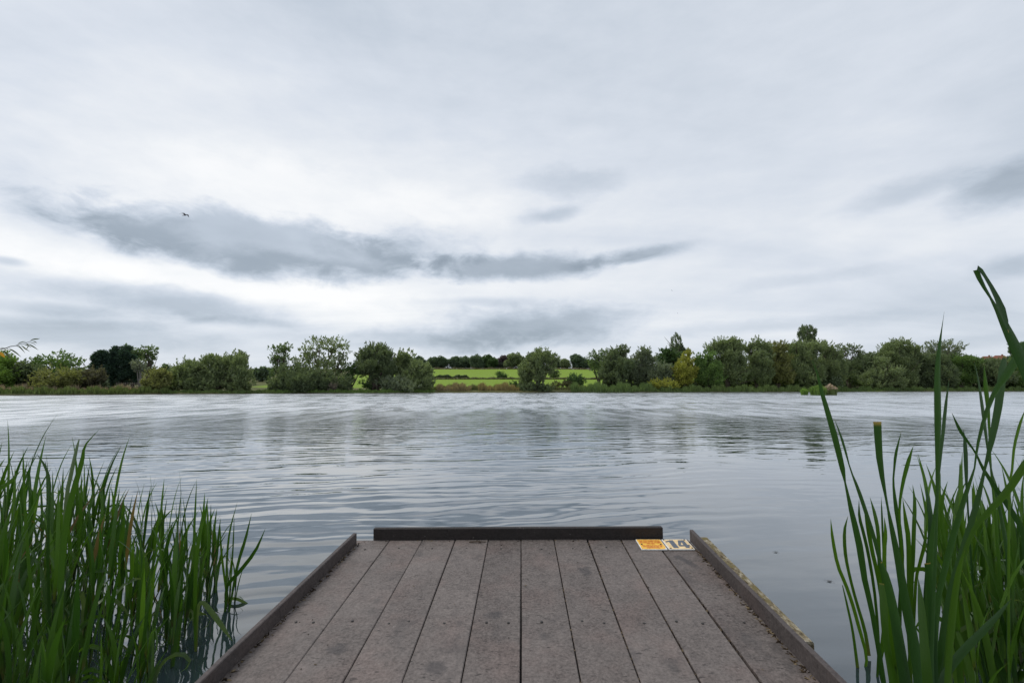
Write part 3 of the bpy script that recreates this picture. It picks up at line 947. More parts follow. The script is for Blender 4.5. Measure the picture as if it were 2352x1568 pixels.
hedge('hedgerow', 'dark low hedge crossing the field on the left', 985, 1080, 867, 190, 1.9, 1.2, 2600, (.045, .065, .025), 1)
hedge('hedgerow', 'brown rough grass strip between upper and lower field', 985, 1375, 872, 186, .8, 1.5, 5000, (.105, .105, .045), 2)
hedge('hedgerow', 'brown dry strip along the top of the field', 985, 1390, 845, 332, 1.5, 2.0, 5200, (.120, .105, .055), 3)
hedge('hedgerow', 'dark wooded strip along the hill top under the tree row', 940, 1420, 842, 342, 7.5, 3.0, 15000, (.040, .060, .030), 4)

for i, (x0, x1, doff, h_, nn, lb) in enumerate([(1380, 1640, 12, 4.5, 9000, 'dark undergrowth below the trees right of the field'),
                                                (1630, 1930, 15, 6.0, 12000, 'dark undergrowth under the tall right bank willows'),
                                                (1920, 2400, 14, 6.0, 14000, 'dark undergrowth behind the far right shore'),
                                                (-40, 260, 12, 4.0, 7000, 'dark undergrowth behind the left bank bushes'),
                                                (620, 800, 12, 2.6, 4000, 'dark undergrowth behind the middle willows')]):
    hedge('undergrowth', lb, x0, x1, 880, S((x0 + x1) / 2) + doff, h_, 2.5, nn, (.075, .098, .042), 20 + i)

# grass islets in the water on the right
for i, (x0, x1, top, lb, c1, n) in enumerate([(1840, 1855, 889, 'small bright green grass tuft standing in the water', (.085, .14, .025), 700),
                                              (1861, 1899, 881, 'larger green grass islet behind the left reed tip', (.080, .125, .028), 1800),
                                              (1893, 1922, 882, 'grass islet with brown seed heads, right of the three', (.075, .095, .030), 1700)]):
    r = np.random.default_rng(300 + i)
    c = on_water((x0 + x1) / 2, 907)
    hw = (x1 - x0) / 2 * c.y / F
    a = r.uniform(0, 2 * np.pi, n)
    rr = np.sqrt(r.uniform(0, 1, n))
    P = np.stack([np.cos(a) * rr * hw * .8, np.sin(a) * rr * hw * .8, np.full(n, -.05)], 1)
    hgt = (907 - top) * c.y / F * (1 - .35 * rr) * r.uniform(.7, 1.08, n)
    v, f = blades(r, P, hgt, r.uniform(.06, .16, n), .16)
    root = empty('grass_islet', (c.x, c.y, 0), lb, 'grass tuft', 'grass islets in the lake')
    link('blades', mesh_np('islet_blades', v, f), foliage(tuple(c * 1.6 for c in c1), .4, .4), root)['kind'] = 'stuff'
    if i == 2:
        m = r.uniform(0, 1, n) < .3
        H2 = P[m] + np.stack([P[m][:, 0] * .2, P[m][:, 1] * .2, hgt[m]], 1)
        dr = r.normal(size=H2.shape) * .4 + np.array([.3, 0, .6])
        dr /= np.linalg.norm(dr, axis=1, keepdims=True)
        v, f = leaf_quads(H2, dr, r.uniform(.2, .4, len(H2)), r.uniform(.08, .16, len(H2)), r)
        link('seed_heads', mesh_np('islet_heads', v, f), foliage((.30, .22, .15), .3, .3), root)['kind'] = 'stuff'
    mb = MB()
    mb.tube([(0, 0, -.5), (0, 0, -.05), (0, 0, .12)], [hw * 1.0, hw * .9, hw * .5], 10)
    mm, t, o = new_mat('islet_mud')
    principled(t, o, t.ramp(t.noise(t.new('ShaderNodeNewGeometry').outputs['Position'], 3, 4), [(.3, (.03, .028, .018)), (.7, (.07, .06, .035))]), .9, .1)
    link('mud_base', mb.mesh('mud_base'), mm, root)

# ------------------------------------------------------------------ wooden paling fence on the left bank
m_pale, t, o = new_mat('grey_paling')
n = t.noise(t.vmath('MULTIPLY', t.new('ShaderNodeTexCoord').outputs['Object'], (4, 4, 1)), 3, 4)
principled(t, o, t.ramp(n, [(.3, (.13, .11, .09)), (.7, (.26, .23, .20))]), .9, .1)
fD = S(300) + 9.5
pA, pB = at(268, 880, fD), at(330, 880, fD)
froot = empty('paling_fence', (pA.x, fD, float(ground_z(pA.x, fD))), 'low weathered wooden fence below the dark conifers', 'fence')
L_ = pB.x - pA.x
npale = 13
mbp = MB()
mbp.box((-.05, -.05, -.2), (.05, .05, 1.75), .02)
mep = mbp.mesh('post')
for i in range(npale):
    q = link('post', mep, m_pale, froot)
    x = L_ * i / (npale - 1)
    q.location = (x, 0, float(ground_z(pA.x + x, fD)) - froot.location.z + .02 * math.sin(i * 2.1))
    q.rotation_euler = (0, random.uniform(-.05, .05), 0)
for zz in (.75, 1.45):
    mb = MB()
    mb.box((-.1, -.09, zz), (L_ + .1, -.055, zz + .1))
    link('rail', mb.mesh('rail'), m_pale, froot)

# ------------------------------------------------------------------ houses on the hill (roofs above the trees)
m_roof, t, o = new_mat('red_roof_tiles')
br = t.new('ShaderNodeTexBrick')
t.put(br.inputs['Vector'], t.new('ShaderNodeTexCoord').outputs['Object'])
br.inputs['Scale'].default_value = 3.0
br.inputs['Color1'].default_value = (.20, .075, .045, 1)
br.inputs['Color2'].default_value = (.26, .105, .065, 1)
br.inputs['Mortar'].default_value = (.10, .05, .04, 1)
principled(t, o, br.outputs[0], .85, .2)
m_brick, t, o = new_mat('red_brick')
principled(t, o, t.ramp(t.noise(t.new('ShaderNodeTexCoord').outputs['Object'], 4, 5), [(.3, (.20, .10, .07)), (.7, (.30, .17, .12))]), .9, .1)
m_glass, t, o = new_mat('window_glass')
principled(t, o, (.03, .035, .04), .1, .5)
m_frame, t, o = new_mat('white_frame')
principled(t, o, (.6, .6, .58), .5, .3)
for i, (px0, px1, ytop, lb) in enumerate([(2252, 2281, 818, 'red roofed house on the hill, left of the pair'),
                                          (2280, 2312, 816, 'red roofed house on the hill, right of the pair')]):
    D = 352 + i * 9
    a, b_ = at(px0, ytop, D), at(px1, ytop, D)
    gz = float(ground_z(a.x, D))
    W_, top = b_.x - a.x, a.z - gz
    hr = empty('brick_house', ((a.x + b_.x) / 2, D, gz), lb, 'house', 'houses on the hill')
    ev = top - 3.2
    mb = MB()
    mb.box((-W_ / 2 + .4, -3.5, -1), (W_ / 2 - .4, 3.5, ev))
    link('wall', mb.mesh('wall'), m_brick, hr)
    mb = MB()
    hw = W_ / 2
    vs = [(-hw, -4, ev), (hw, -4, ev), (hw, 4, ev), (-hw, 4, ev), (-hw + 2.0, 0, top), (hw - 2.0, 0, top)]
    mb.add(vs, [(0, 1, 5, 4), (2, 3, 4, 5), (1, 2, 5), (3, 0, 4), (3, 2, 1, 0)])
    rf = link('roof', mb.mesh('roof'), m_roof, hr)
    mb = MB()
    mb.box((hw * .3, -.4, top - 1.0), (hw * .3 + .8, .4, top + .9))
    link('chimney', mb.mesh('chimney'), m_brick, rf)
    for wx in (-hw * .5, hw * .45):
        mb = MB()
        mb.box((wx - .7, -3.58, ev - 2.0), (wx + .7, -3.48, ev - .7))
        wn_ = link('window', mb.mesh('window'), m_frame, hr)
        mb = MB()
        mb.box((wx - .6, -3.60, ev - 1.9), (wx + .6, -3.582, ev - .8))
        link('pane', mb.mesh('pane'), m_glass, wn_)

# ------------------------------------------------------------------ the fishing jetty
def deck_rot(yaw, tilt, roll):
    rz = Matrix(((math.cos(yaw), math.sin(yaw), 0), (-math.sin(yaw), math.cos(yaw), 0), (0, 0, 1)))
    rx = Matrix(((1, 0, 0), (0, math.cos(tilt), -math.sin(tilt)), (0, math.sin(tilt), math.cos(tilt))))
    ry = Matrix(((math.cos(roll), 0, -math.sin(roll)), (0, 1, 0), (math.sin(roll), 0, math.cos(roll))))
    return rz @ rx @ ry


DR = deck_rot(math.radians(1.19), math.radians(2.978), math.radians(0.60))
DO = Vector((-0.9447, 2.8804, 0.5686))


def plank_mat(name, dark, light, pit=1.0, mott=1.0):
    m, t, o = new_mat(name)
    tc = t.new('ShaderNodeTexCoord').outputs['Object']
    oi = t.new('ShaderNodeObjectInfo').outputs['Random']
    v = t.vmath('ADD', tc, t.comb(t.math('MULTIPLY', oi, 37.0), t.math('MULTIPLY', oi, 11.0), 0.0))
    big = t.noise(v, 2.2, 4, 0.6)
    mid = t.noise(v, 26.0, 5, 0.7)
    grit = t.noise(v, 85.0, 4, 0.75)
    dash = t.noise(t.vmath('MULTIPLY', v, (28.0, 95.0, 60.0)), 1.0, 2, 0.5)
    f = t.math('ADD', t.math('MULTIPLY', big, 0.40), t.math('ADD', t.math('MULTIPLY', mid, 0.50), t.math('MULTIPLY', grit, 0.80)))
    f = t.math('SUBTRACT', f, 0.35)
    f = t.math('ADD', f, t.math('MULTIPLY', t.math('SUBTRACT', oi, 0.5), 0.09))
    c = t.ramp(f, [(0.28, dark), (0.5, tuple((a + b) * .5 for a, b in zip(dark, light))), (0.74, light)])
    c = t.mix(t.smooth(t.noise(v, 3.4, 3, .6), .45, .7, 0.0, .3), c, t.mix(1.0, c, (1.22, .96, .90), 'MULTIPLY'))
    pits = t.smooth(dash, 0.28, 0.40, 1.0, 0.0)
    pits = t.math('MULTIPLY', pits, t.smooth(t.noise(v, 6.0, 3, .6), 0.44, 0.60))
    c = t.mix(t.math('MULTIPLY', pits, 0.8 * pit), c, (.022, .018, .016))
    # dark weather stains and a little algae
    st = t.smooth(t.noise(t.vmath('MULTIPLY', v, (1.0, 0.6, 1.0)), 4.5, 6, 0.66), 0.57, 0.68)
    c = t.mix(t.math('MULTIPLY', st, 0.45 * mott), c, (.040, .036, .036))
    for (sa_, sb_, ra_, rb_, rot_) in ((1.885, -.31, .030, .115, .42), (.70, -1.16, .05, .05, 0), (.885, -.82, .05, .035, 0), (1.12, -1.27, .05, .035, 0), (1.33, -.42, .04, .06, 0), (.31, -1.05, .05, .04, 0)):
        lx_, ly_, lz_ = t.sep(t.vmath('SUBTRACT', tc, (sa_, sb_, 0)))
        e1 = t.math('DIVIDE', t.math('ADD', lx_, t.math('MULTIPLY', ly_, rot_)), ra_)
        e2 = t.math('DIVIDE', ly_, rb_)
        rr0 = t.math('SQRT', t.math('ADD', t.math('MULTIPLY', e1, e1), t.math('MULTIPLY', e2, e2)))
        rr0 = t.math('ADD', rr0, t.math('MULTIPLY', t.math('SUBTRACT', mid, .5), 1.6))
        c = t.mix(t.math('MULTIPLY', t.smooth(rr0, .35, 1.15, 1.0, 0.0), .55 * mott), c, (.030, .028, .030))
    wh = t.smooth(t.noise(v, 70.0, 2, 0.5), 0.735, 0.77)
    c = t.mix(t.math('MULTIPLY', wh, 0.5), c, (.32, .30, .27))
    hgt = t.math('SUBTRACT', t.math('MULTIPLY', grit, 0.6), t.math('MULTIPLY', pits, 0.9))
    principled(t, o, c, t.math('ADD', 0.52, t.math('MULTIPLY', mid, 0.3)), 0.35, bump(t, hgt, 0.0022))
    return m


m_plank = plank_mat('composite_plank', (.044, .035, .031), (.180, .153, .140))
m_kerb = plank_mat('kerb_board', (.028, .022, .021), (.088, .073, .068), 0.4, 0.6)
m_bumper = plank_mat('bumper_board', (.012, .010, .009), (.034, .028, .026), 0.5, 0.4)
m_beam = None
m_beam, t, o = new_mat('lichen_beam')
tc = t.new('ShaderNodeTexCoord').outputs['Object']
n1 = t.noise(t.vmath('MULTIPLY', tc, (1.0, .45, 1.0)), 55, 5, .7)
n2 = t.noise(tc, 17, 4, .6)
c = t.ramp(n1, [(.33, (.045, .035, .022)), (.47, (.16, .13, .08)), (.58, (.30, .265, .19)), (.72, (.46, .43, .36))])
c = t.mix(t.smooth(n2, .5, .65), c, (.15, .125, .06))
principled(t, o, c, .95, .1, bump(t, n1, .012))
m_dirt, t, o = new_mat('dirt_litter')
principled(t, o, t.ramp(t.new('ShaderNodeNewGeometry').outputs['Random Per Island'], [(.1, (.018, .013, .010)), (.6, (.05, .036, .022)), (.97, (.17, .13, .08))]), .95, .05)
m_screw, t, o = new_mat('dull_screw')
principled(t, o, t.ramp(t.noise(t.new('ShaderNodeTexCoord').outputs['Object'], 300, 3), [(.3, (.012, .011, .010)), (.7, (.035, .032, .03))]), .6, .4)

jetty = empty('fishing_jetty', DO, 'grey brown plank fishing jetty with raised kerb boards', 'jetty')
jetty.rotation_euler = DR.to_euler()

PL = 3.7


def strip(name, x0, x1, z0, z1, y0, y1, mat, parent, n=14, wob=.0015, bev=.004, seed=0, drift=None):
    """long board along local y, edges slightly uneven"""
    r = random.Random(seed)
    mb = MB()
    prof = [(x0, z0), (x1, z0), (x1, z1 - bev), (x1 - bev, z1), (x0 + bev, z1), (x0, z1 - bev)]
    vs, fs = [], []
    ph = r.uniform(0, 6)
    for i in range(n + 1):
        y = y0 + (y1 - y0) * i / n
        s1 = wob * math.sin(y * 2.3 + ph) + r.uniform(-.3, .3) * wob
        if drift:
            s1 += drift * max(y, -1.25)
        s2 = wob * .6 * math.sin(y * 3.1 + ph * 2)
        for (x, z) in prof:
            vs.append((x + s1, y, z + (s2 if z > z0 else 0)))
    k = len(prof)
    for i in range(n):
        for j in range(k):
            j2 = (j + 1) % k
            fs.append((i * k + j, (i + 1) * k + j, (i + 1) * k + j2, i * k + j2))
    fs.append(tuple(range(k)))
    fs.append(tuple(n * k + j for j in range(k - 1, -1, -1)))
    mb.add(vs, fs)
    return link(name, mb.mesh(name), mat, parent)


mbs = MB()
mbs.tube([(0, 0, -.004), (0, 0, .0012), (0, 0, .0022)], [.0055, .0055, .003], 9)
me_screw = mbs.mesh('screw', True)
gaps = [.003, .0035, .004, .004, .0045, .005, .007, .008, .009, .009]
for i in range(10):
    g0 = gaps[i - 1] / 2 if i else 0
    g1 = gaps[i] / 2
    pl = strip('plank', i * .2 + g0 - (.05 if i == 0 else 0), (i + 1) * .2 - g1 + (.008 if i == 9 else 0), -.034, 0.0 + random.uniform(-.0012, .0012), -PL, random.uniform(-.004, .004), m_plank, jetty, 12, .0012, .003, i)
    for yy in (-.13, -.88, -1.62):
        for xx in ([.1] if i % 2 else [.05, .15]) if yy != -.13 else [.1]:
            s = link('screw', me_screw, m_screw, pl)
            s.location = (i * .2 + xx + random.uniform(-.02, .02), yy + random.uniform(-.012, .012), .0012)
strip('kerb_board', -.006, .016, .0022, .062, -PL, -.052, m_kerb, jetty, 22, .0025, .003, 21, .030)
strip('kerb_board', 2.003, 2.025, .0022, .071, -PL, -.036, m_kerb, jetty, 22, .0025, .003, 22, .012)
mb = MB()
mb.box((.097, .006, -.07), (1.857, .036, .068), .004)
link('bumper_board', mb.mesh('bumper_board'), m_bumper, jetty)['label'] = 'dark raised board along the outer end'
bmo = strip('side_beam', 2.030, 2.103, -.025, .030, -1.055, -.05, m_beam, jetty, 40, .003, .006, 33, .022)
bmo['label'] = 'short lichen covered wooden beam outside the kerb'
for i in range(1, 10):  # dark strips added below the plank gaps so no bright water shows
    mb = MB()
    mb.box((i * .2 - .035, -PL + .02, -.06), (i * .2 + .035, -.012, -.036))
    link('gap_backing', mb.mesh('gap_backing'), m_bumper, jetty)
for yy in (-.13, -.88, -1.62, -2.4, -3.2):
    mb = MB()
    mb.box((-.0, yy - .035, -.18), (2.01, yy + .035, -.0615))
    link('joist', mb.mesh('joist'), m_bumper, jetty)
for (xx, yy) in ((.12, -.25), (1.88, -.25), (.12, -1.9), (1.88, -1.9), (.12, -3.3), (1.88, -3.3)):
    mb = MB()
    mb.box((xx - .06, yy - .06, -1.7), (xx + .06, yy + .06, -.185), .01)
    link('post', mb.mesh('post'), m_bumper, jetty)
mb = MB()                                   # bracket that carries the side beam
mb.box((2.0115, -.55, -.16), (2.085, -.48, -.030))
link('bracket', mb.mesh('bracket'), m_bumper, jetty)


# litter caught in the gaps and along the kerbs
def litter(pts, smin, smax, r):
    mb = MB()
    for (x, y, z) in pts:
        s = r.uniform(smin, smax)
        a = r.uniform(0, math.pi)
        l_, w_ = s * r.uniform(1.0, 2.6), s * r.uniform(.4, .9)
        ca, sa = math.cos(a), math.sin(a)
        hh = s * r.uniform(.25, .6)
        vs = [(x + ca * l_, y + sa * l_, z), (x - sa * w_, y + ca * w_, z), (x - ca * l_, y - sa * l_, z), (x + sa * w_, y - ca * w_, z), (x + r.uniform(-.3, .3) * s, y, z + hh)]
        mb.add(vs, [(0, 1, 4), (1, 2, 4), (2, 3, 4), (3, 0, 4), (3, 2, 1, 0)])
    return mb


rr_ = random.Random(5)
pts = []
for _ in range(420):
    y = -.04 - rr_.random() ** .9 * 2.2
    pts.append((2.000 + .012 * max(y, -1.25) - abs(rr_.gauss(0, .010)), y, .0005))
for _ in range(260):
    y = -.04 - rr_.random() * 2.2
    pts.append((.019 + .030 * max(y, -1.25) + abs(rr_.gauss(0, .008)), y, .0005))
for i in range(6, 10):
    for _ in range(70):
        pts.append((i * .2 + rr_.gauss(0, .0025), -rr_.random() * 2.1, -.006))
for _ in range(40):
    pts.append((rr_.uniform(.05, 1.95), -.004 - abs(rr_.gauss(0, .01)), .0005))
lo_ = link('litter', litter(pts, .0025, .0075, rr_).mesh('litter'), m_dirt, jetty)
lo_['kind'] = 'stuff'
pts = [(rr_.uniform(.03, 1.97), -rr_.random() * 2.0, .0012) for _ in range(46)]
lo_ = link('litter', litter(pts, .002, .0045, rr_).mesh('loose_litter'), m_dirt, jetty)
lo_['kind'] = 'stuff'
mb = MB()
mb.tube([(.69, -.045, .006), (.74, -.05, .010), (.79, -.04, .005)], [.003, .0035, .002], 5)
mb.tube([(.74, -.05, .010), (.765, -.065, .008)], [.0025, .0015], 5)
tw = link('twig', mb.mesh('twig'), m_dirt)
tw.matrix_world = Matrix.Translation(DO) @ DR.to_4x4()
tag(tw, 'small dry twig lying against the dark front board', 'twig')


# ------------------------------------------------------------------ the two small signs screwed to the deck
def flat_mat(name, dark, light, scale=60, rough=.45):
    m, t, o = new_mat(name)
    n = t.noise(t.new('ShaderNodeTexCoord').outputs['Object'], scale, 5, .65)
    principled(t, o, t.ramp(n, [(.3, dark), (.65, light)]), rough, .3)
    return m


m_yel = flat_mat('yellow_print', (.66, .36, .045), (.80, .47, .07))
m_cream = flat_mat('cream_print', (.55, .38, .17), (.74, .56, .30))
m_red = flat_mat('red_ink', (.42, .040, .020), (.52, .075, .035))
m_slate = flat_mat('slate_ink', (.045, .055, .075), (.10, .115, .14))
m_white = flat_mat('white_plastic', (.50, .49, .46), (.78, .77, .74))


def text_mesh(lines, width, mat):
    """list of (string, y, size, width) -> joined mesh from the built-in font"""
    V, Fs = [], []
    dg = bpy.context.evaluated_depsgraph_get()
    for (s, y, size, wd) in lines:
        cu = bpy.data.curves.new('lettering', 'FONT')
        cu.body = s
        cu.size = size
        cu.align_x = 'CENTER'
        cu.resolution_u = 2
        cu.offset = size * .045
        ob = bpy.data.objects.new('lettering', cu)
        col.objects.link(ob)
        bpy.context.view_layer.update()
        dg = bpy.context.evaluated_depsgraph_get()
        me = bpy.data.meshes.new_from_object(ob.evaluated_get(dg))
        xs = [v.co.x for v in me.vertices]
        k = wd / (max(xs) - min(xs))
        b0 = len(V)
        V += [(v.co.x * k, v.co.y + y, 0) for v in me.vertices]
        Fs += [tuple(i + b0 for i in p.vertices) for p in me.polygons]
        bpy.data.objects.remove(ob)
        bpy.data.curves.remove(cu)
        bpy.data.meshes.remove(me)
    me = bpy.data.meshes.new('lettering')
    me.from_pydata(V, [], Fs)
    me.update()
    return me


DM = Matrix.Translation(DO) @ DR.to_4x4()


def sign(name, label, cx, cy, size, face_mat, rot):
    r = empty(name, (0, 0, 0), label, 'sign', 'small signs on the jetty')
    r.matrix_world = DM @ Matrix.Translation((cx, cy, .0016)) @ Matrix.Rotation(rot, 4, 'Z')
    mb = MB()
    h = size / 2
    mb.box((-h, -h, 0), (h, h, .006), .0008)
    link('plate', mb.mesh('plate'), m_white, r)
    # printed film with worn, uneven rim
    rr = random.Random(name)
    n = 10
    vs = [(0, 0, .0063)]
    k = h * .965
    ring = []
    for (ax, ay, bx_, by_) in ((-1, -1, 1, -1), (1, -1, 1, 1), (1, 1, -1, 1), (-1, 1, -1, -1)):
        for i in range(n):
            f = i / n
            ring.append((k * (ax + (bx_ - ax) * f), k * (ay + (by_ - ay) * f)))
    for (x, y) in ring:
        q = 1 - abs(rr.gauss(0, .012)) - (.07 * max(0, 1 - math.hypot(x - k, y + k) / (.35 * h)) if 'warn' in name else .03 * rr.random())
        vs.append((x * q, y * q, .0063))
    mb = MB()
    mb.add(vs, [(0, 1 + i, 1 + (i + 1) % len(ring)) for i in range(len(ring))])
    link('printed_face', mb.mesh('printed_face'), face_mat, r)
    return r


SG = .146
sg = sign('warning_sign', 'small yellow sign with red lettering, beside the number 14', 1.757, -.092, SG, m_yel, math.radians(-1.0))
lines = [('NO FISH KEEPNETS', .047, .0145, .118), ('OF ANY TYPE TO BE', .031, .0145, .118), ('RETAINED IN THESE', .0155, .0145, .120),
         ('WATERS', .001, .0145, .046), ('ALL NETS MATS AND', -.024, .0145, .118), ('CRADLES MUST BE', -.040, .0145, .108), ('DISINFECTED', -.056, .0145, .076)]
link('lettering', text_mesh(lines, .12, m_red), m_red, sg).location = (0, 0, .0067)
for x in (-.056, .054):
    mb = MB()
    mb.tube([(x, -.004, .0064), (x, -.004, .0085), (x, -.004, .0105)], [.0058, .0052, .0022], 10)
    link('screw', mb.mesh('sign_screw', True), m_screw, sg)
sn = sign('number_sign', 'small cream sign with the dark number 14 at the jetty corner', 1.911, -.092, SG, m_cream, math.radians(-.5))


def glyph(polys, s):
    mb = MB()
    for p in polys:
        mb.add([((x - .5) * s, (y - .5) * s, 0) for x, y in p], [tuple(range(len(p)))])
    return mb.mesh('digit')


one = [[(.20, .10), (.42, .10), (.42, .92), (.28, .92), (.20, .86)], [(.06, .68), (.20, .74), (.20, .86), (.06, .80)]]
four = [[(.71, .10), (.88, .10), (.88, .92), (.71, .92)], [(.49, .26), (.71, .26), (.71, .42), (.49, .42)], [(.88, .26), (.95, .26), (.95, .42), (.88, .42)],
        [(.49, .42), (.60, .42), (.71, .72), (.71, .92), (.63, .92)]]
link('digit', glyph(one, SG * .94), m_slate, sn).location = (0, 0, .0067)
link('digit', glyph(four, SG * .94), m_slate, sn).location = (0, 0, .0067)
for (x, y) in ((-.064, .062), (.058, .060), (-.06, -.062), (.062, -.058)):
    mb = MB()
    mb.tube([(x, y, .0064), (x, y, .0085), (x, y, .0100)], [.0048, .0044, .002], 9)
    link('screw', mb.mesh('sign_screw', True), m_screw, sn)


# ------------------------------------------------------------------ reeds in the foreground
def blade_mat(name, c0, c1, tipc, trans, rough=.38):
    m, t, o = new_mat(name)
    geo = t.new('ShaderNodeNewGeometry')
    at_ = t.new('ShaderNodeAttribute', attribute_name='along').outputs['Fac']
    ac = t.new('ShaderNodeAttribute', attribute_name='across').outputs['Fac']
    oi = t.new('ShaderNodeObjectInfo').outputs['Random']
    vein = t.noise(t.comb(t.math('MULTIPLY', ac, 6.0), t.math('MULTIPLY', at_, 1.5), t.math('MULTIPLY', oi, 20.0)), 3.0, 3, .6)
    f = t.math('ADD', t.math('MULTIPLY', oi, .65), t.math('MULTIPLY', vein, .45))
    c = t.ramp(f, [(.2, c0), (.9, c1)])
    c = t.mix(t.smooth(at_, .985, 1.0), c, tipc)
    c = t.mix(t.smooth(at_, .0, .16, .8, 0.0), c, (.075, .070, .030))
    p = t.new('ShaderNodeBsdfPrincipled')
    t.l.new(c, p.inputs['Base Color'])
    p.inputs['Roughness'].default_value = rough
    p.inputs['Specular IOR Level'].default_value = .4
    t.l.new(bump(t, vein, .0006), p.inputs['Normal'])
    tr = t.new('ShaderNodeBsdfTranslucent')
    t.l.new(t.mix(1.0, c, (2.0, 2.0, .6), 'MULTIPLY'), tr.inputs['Color'])
    mx = t.new('ShaderNodeMixShader')
    mx.inputs[0].default_value = trans
    t.l.new(p.outputs[0], mx.inputs[1])
    t.l.new(tr.outputs[0], mx.inputs[2])
    t.l.new(mx.outputs[0], o.inputs['Surface'])
    return m


m_reedg = blade_mat('sweet_grass_leaf', (.016, .050, .008), (.042, .098, .014), (.10, .10, .03), .32)
m_typha = blade_mat('bulrush_leaf', (.014, .048, .013), (.026, .072, .017), (.28, .20, .08), .28)
m_iris = blade_mat('fresh_reed_leaf', (.030, .080, .010), (.055, .118, .015), (.16, .15, .04), .36)
m_pale = blade_mat('pale_reed_leaf', (.06, .10, .045), (.10, .15, .07), (.16, .15, .06), .25)
m_dry = blade_mat('dry_reed_leaf', (.10, .072, .034), (.15, .108, .052), (.20, .12, .05), .25)


def catmull(P, n):
    P = [np.array(p, float) for p in P]
    if len(P) == 2:
        P = [P[0], (P[0] + P[1]) / 2, P[1]]
    Q = [2 * P[0] - P[1]] + P + [2 * P[-1] - P[-2]]
    seg = len(P) - 1
    res = []
    for i in range(n + 1):
        u = i / n * seg
        k = min(int(u), seg - 1)
        f = u - k
        a, b, c, d_ = Q[k], Q[k + 1], Q[k + 2], Q[k + 3]
        res.append(.5 * ((2 * b) + (c - a) * f + (2 * a - 5 * b + 4 * c - d_) * f * f + (3 * b - a - 3 * c + d_) * f ** 3))
    return res


def blade_mesh(P, Wd, yaw=0.0, crease=.22, n=11, twist=0.0, facing=None):
    """P: points base -> tip (world or local); Wd: widths; ribbon with a shallow V section"""
    S4 = [np.append(np.array(p, float), wv) for p, wv in zip(P, Wd)]
    R_ = catmull(S4, n)
    C = np.array([q[:3] for q in R_])
    Wv = np.maximum(np.array([q[3] for q in R_]), .0006)
    T_ = np.gradient(C, axis=0)
    T_ /= np.linalg.norm(T_, axis=1, keepdims=True) + 1e-9
    V, al, ac = [], [], []
    prev = None
    for i in range(n + 1):
        a = yaw + twist * i / n
        nrm = np.array([math.sin(a), -math.cos(a), 0.0]) if facing is None else np.array(facing, float)
        s = np.cross(T_[i], nrm)
        l_ = np.linalg.norm(s)
        s = prev if l_ < .12 and prev is not None else s / (l_ + 1e-9)
        if prev is not None and np.dot(s, prev) < 0:
            s = -s
        prev = s
        q = np.cross(s, T_[i])
        hw = Wv[i] / 2
        V += [C[i] - s * hw, C[i] + q * hw * crease, C[i] + s * hw]
        al += [i / n] * 3
        ac += [0, .5, 1]
    Fs = []
    for i in range(n):
        b0 = i * 3
        Fs += [(b0, b0 + 1, b0 + 4, b0 + 3), (b0 + 1, b0 + 2, b0 + 5, b0 + 4)]
    me = mesh_np('leaf', np.array(V), np.array(Fs), True)
    A = me.attributes.new('along', 'FLOAT', 'POINT')
    A.data.foreach_set('value', np.array(al, dtype=np.float32))
    A = me.attributes.new('across', 'FLOAT', 'POINT')
    A.data.foreach_set('value', np.array(ac, dtype=np.float32))
    return me


def stem_mesh(P, r0, r1):
    mb = MB()
    n = len(P)
    mb.tube(P, [r0 + (r1 - r0) * i / (n - 1) for i in range(n)], 6)
    me = mb.mesh('stem', True)
    A = me.attributes.new('along', 'FLOAT', 'POINT')
    A.data.foreach_set('value', np.full(len(me.vertices), .3, dtype=np.float32))
    return me


def shoot(name, label, cat, group, x, y, h, r, mat, nleaf=5, wide=.015, spread=1.0, zroot=-.12, lean=None):
    """one grass shoot: a stem with alternate long leaves"""
    root = empty(name, (x, y, 0), label, cat, group)
    la = r.uniform(0, 2 * math.pi)
    lm = r.uniform(0.0, .16) if lean is None else lean
    lx, ly = math.cos(la) * lm * h, math.sin(la) * lm * h
    hs = h * r.uniform(.38, .52)

    def sp(f):
        return np.array([lx * f * f, ly * f * f, zroot + (hs - zroot) * f])
    link('stem', stem_mesh([sp(0), sp(.35), sp(.7), sp(1)], .0045, .0026), mat, root)
    phi = r.uniform(0, 2 * math.pi)
    for i in range(nleaf):
        f = .12 + .88 * (i / max(1, nleaf - 1)) ** .9
        p0 = sp(f * .97)
        a = phi + math.pi * i + r.uniform(-.7, .7)
        last = i >= nleaf - 2
        L = h * r.uniform(.50, .66) * (1.0 if last else 1.05)
        out_ = math.radians(r.uniform(2, 11) if last else r.uniform(5, 20)) * spread
        bent = (not last) and r.random() < .24
        dirh = np.array([math.cos(a), math.sin(a), 0])
        pts = [p0]
        cur = p0.copy()
        ang = out_ * .5
        m_ = 6
        for k in range(m_):
            ang += out_ * .14 * k + (math.radians(20) * max(0, k - 1) if bent else 0)
            cur = cur + (dirh * math.sin(ang) + np.array([0, 0, 1]) * math.cos(ang)) * L / m_
            pts.append(cur.copy())
        zz = min(q[2] for q in pts[1:])
        wv = wide * r.uniform(.75, 1.3)
        Wd = [wv * .55, wv * .9, wv, wv, wv * .85, wv * .5, .0008]
        mt = mat
        u = r.random()
        if bent and u < .55:
            mt = m_pale
        elif u < .012:
            mt = m_dry
        elif u > .8:
            mt = m_iris
        link('leaf', blade_mesh(pts, Wd, yaw=a + math.pi / 2 + r.uniform(-.9, .9), crease=.25, n=10, twist=r.uniform(-.4, .4)), mt, root)
    return root


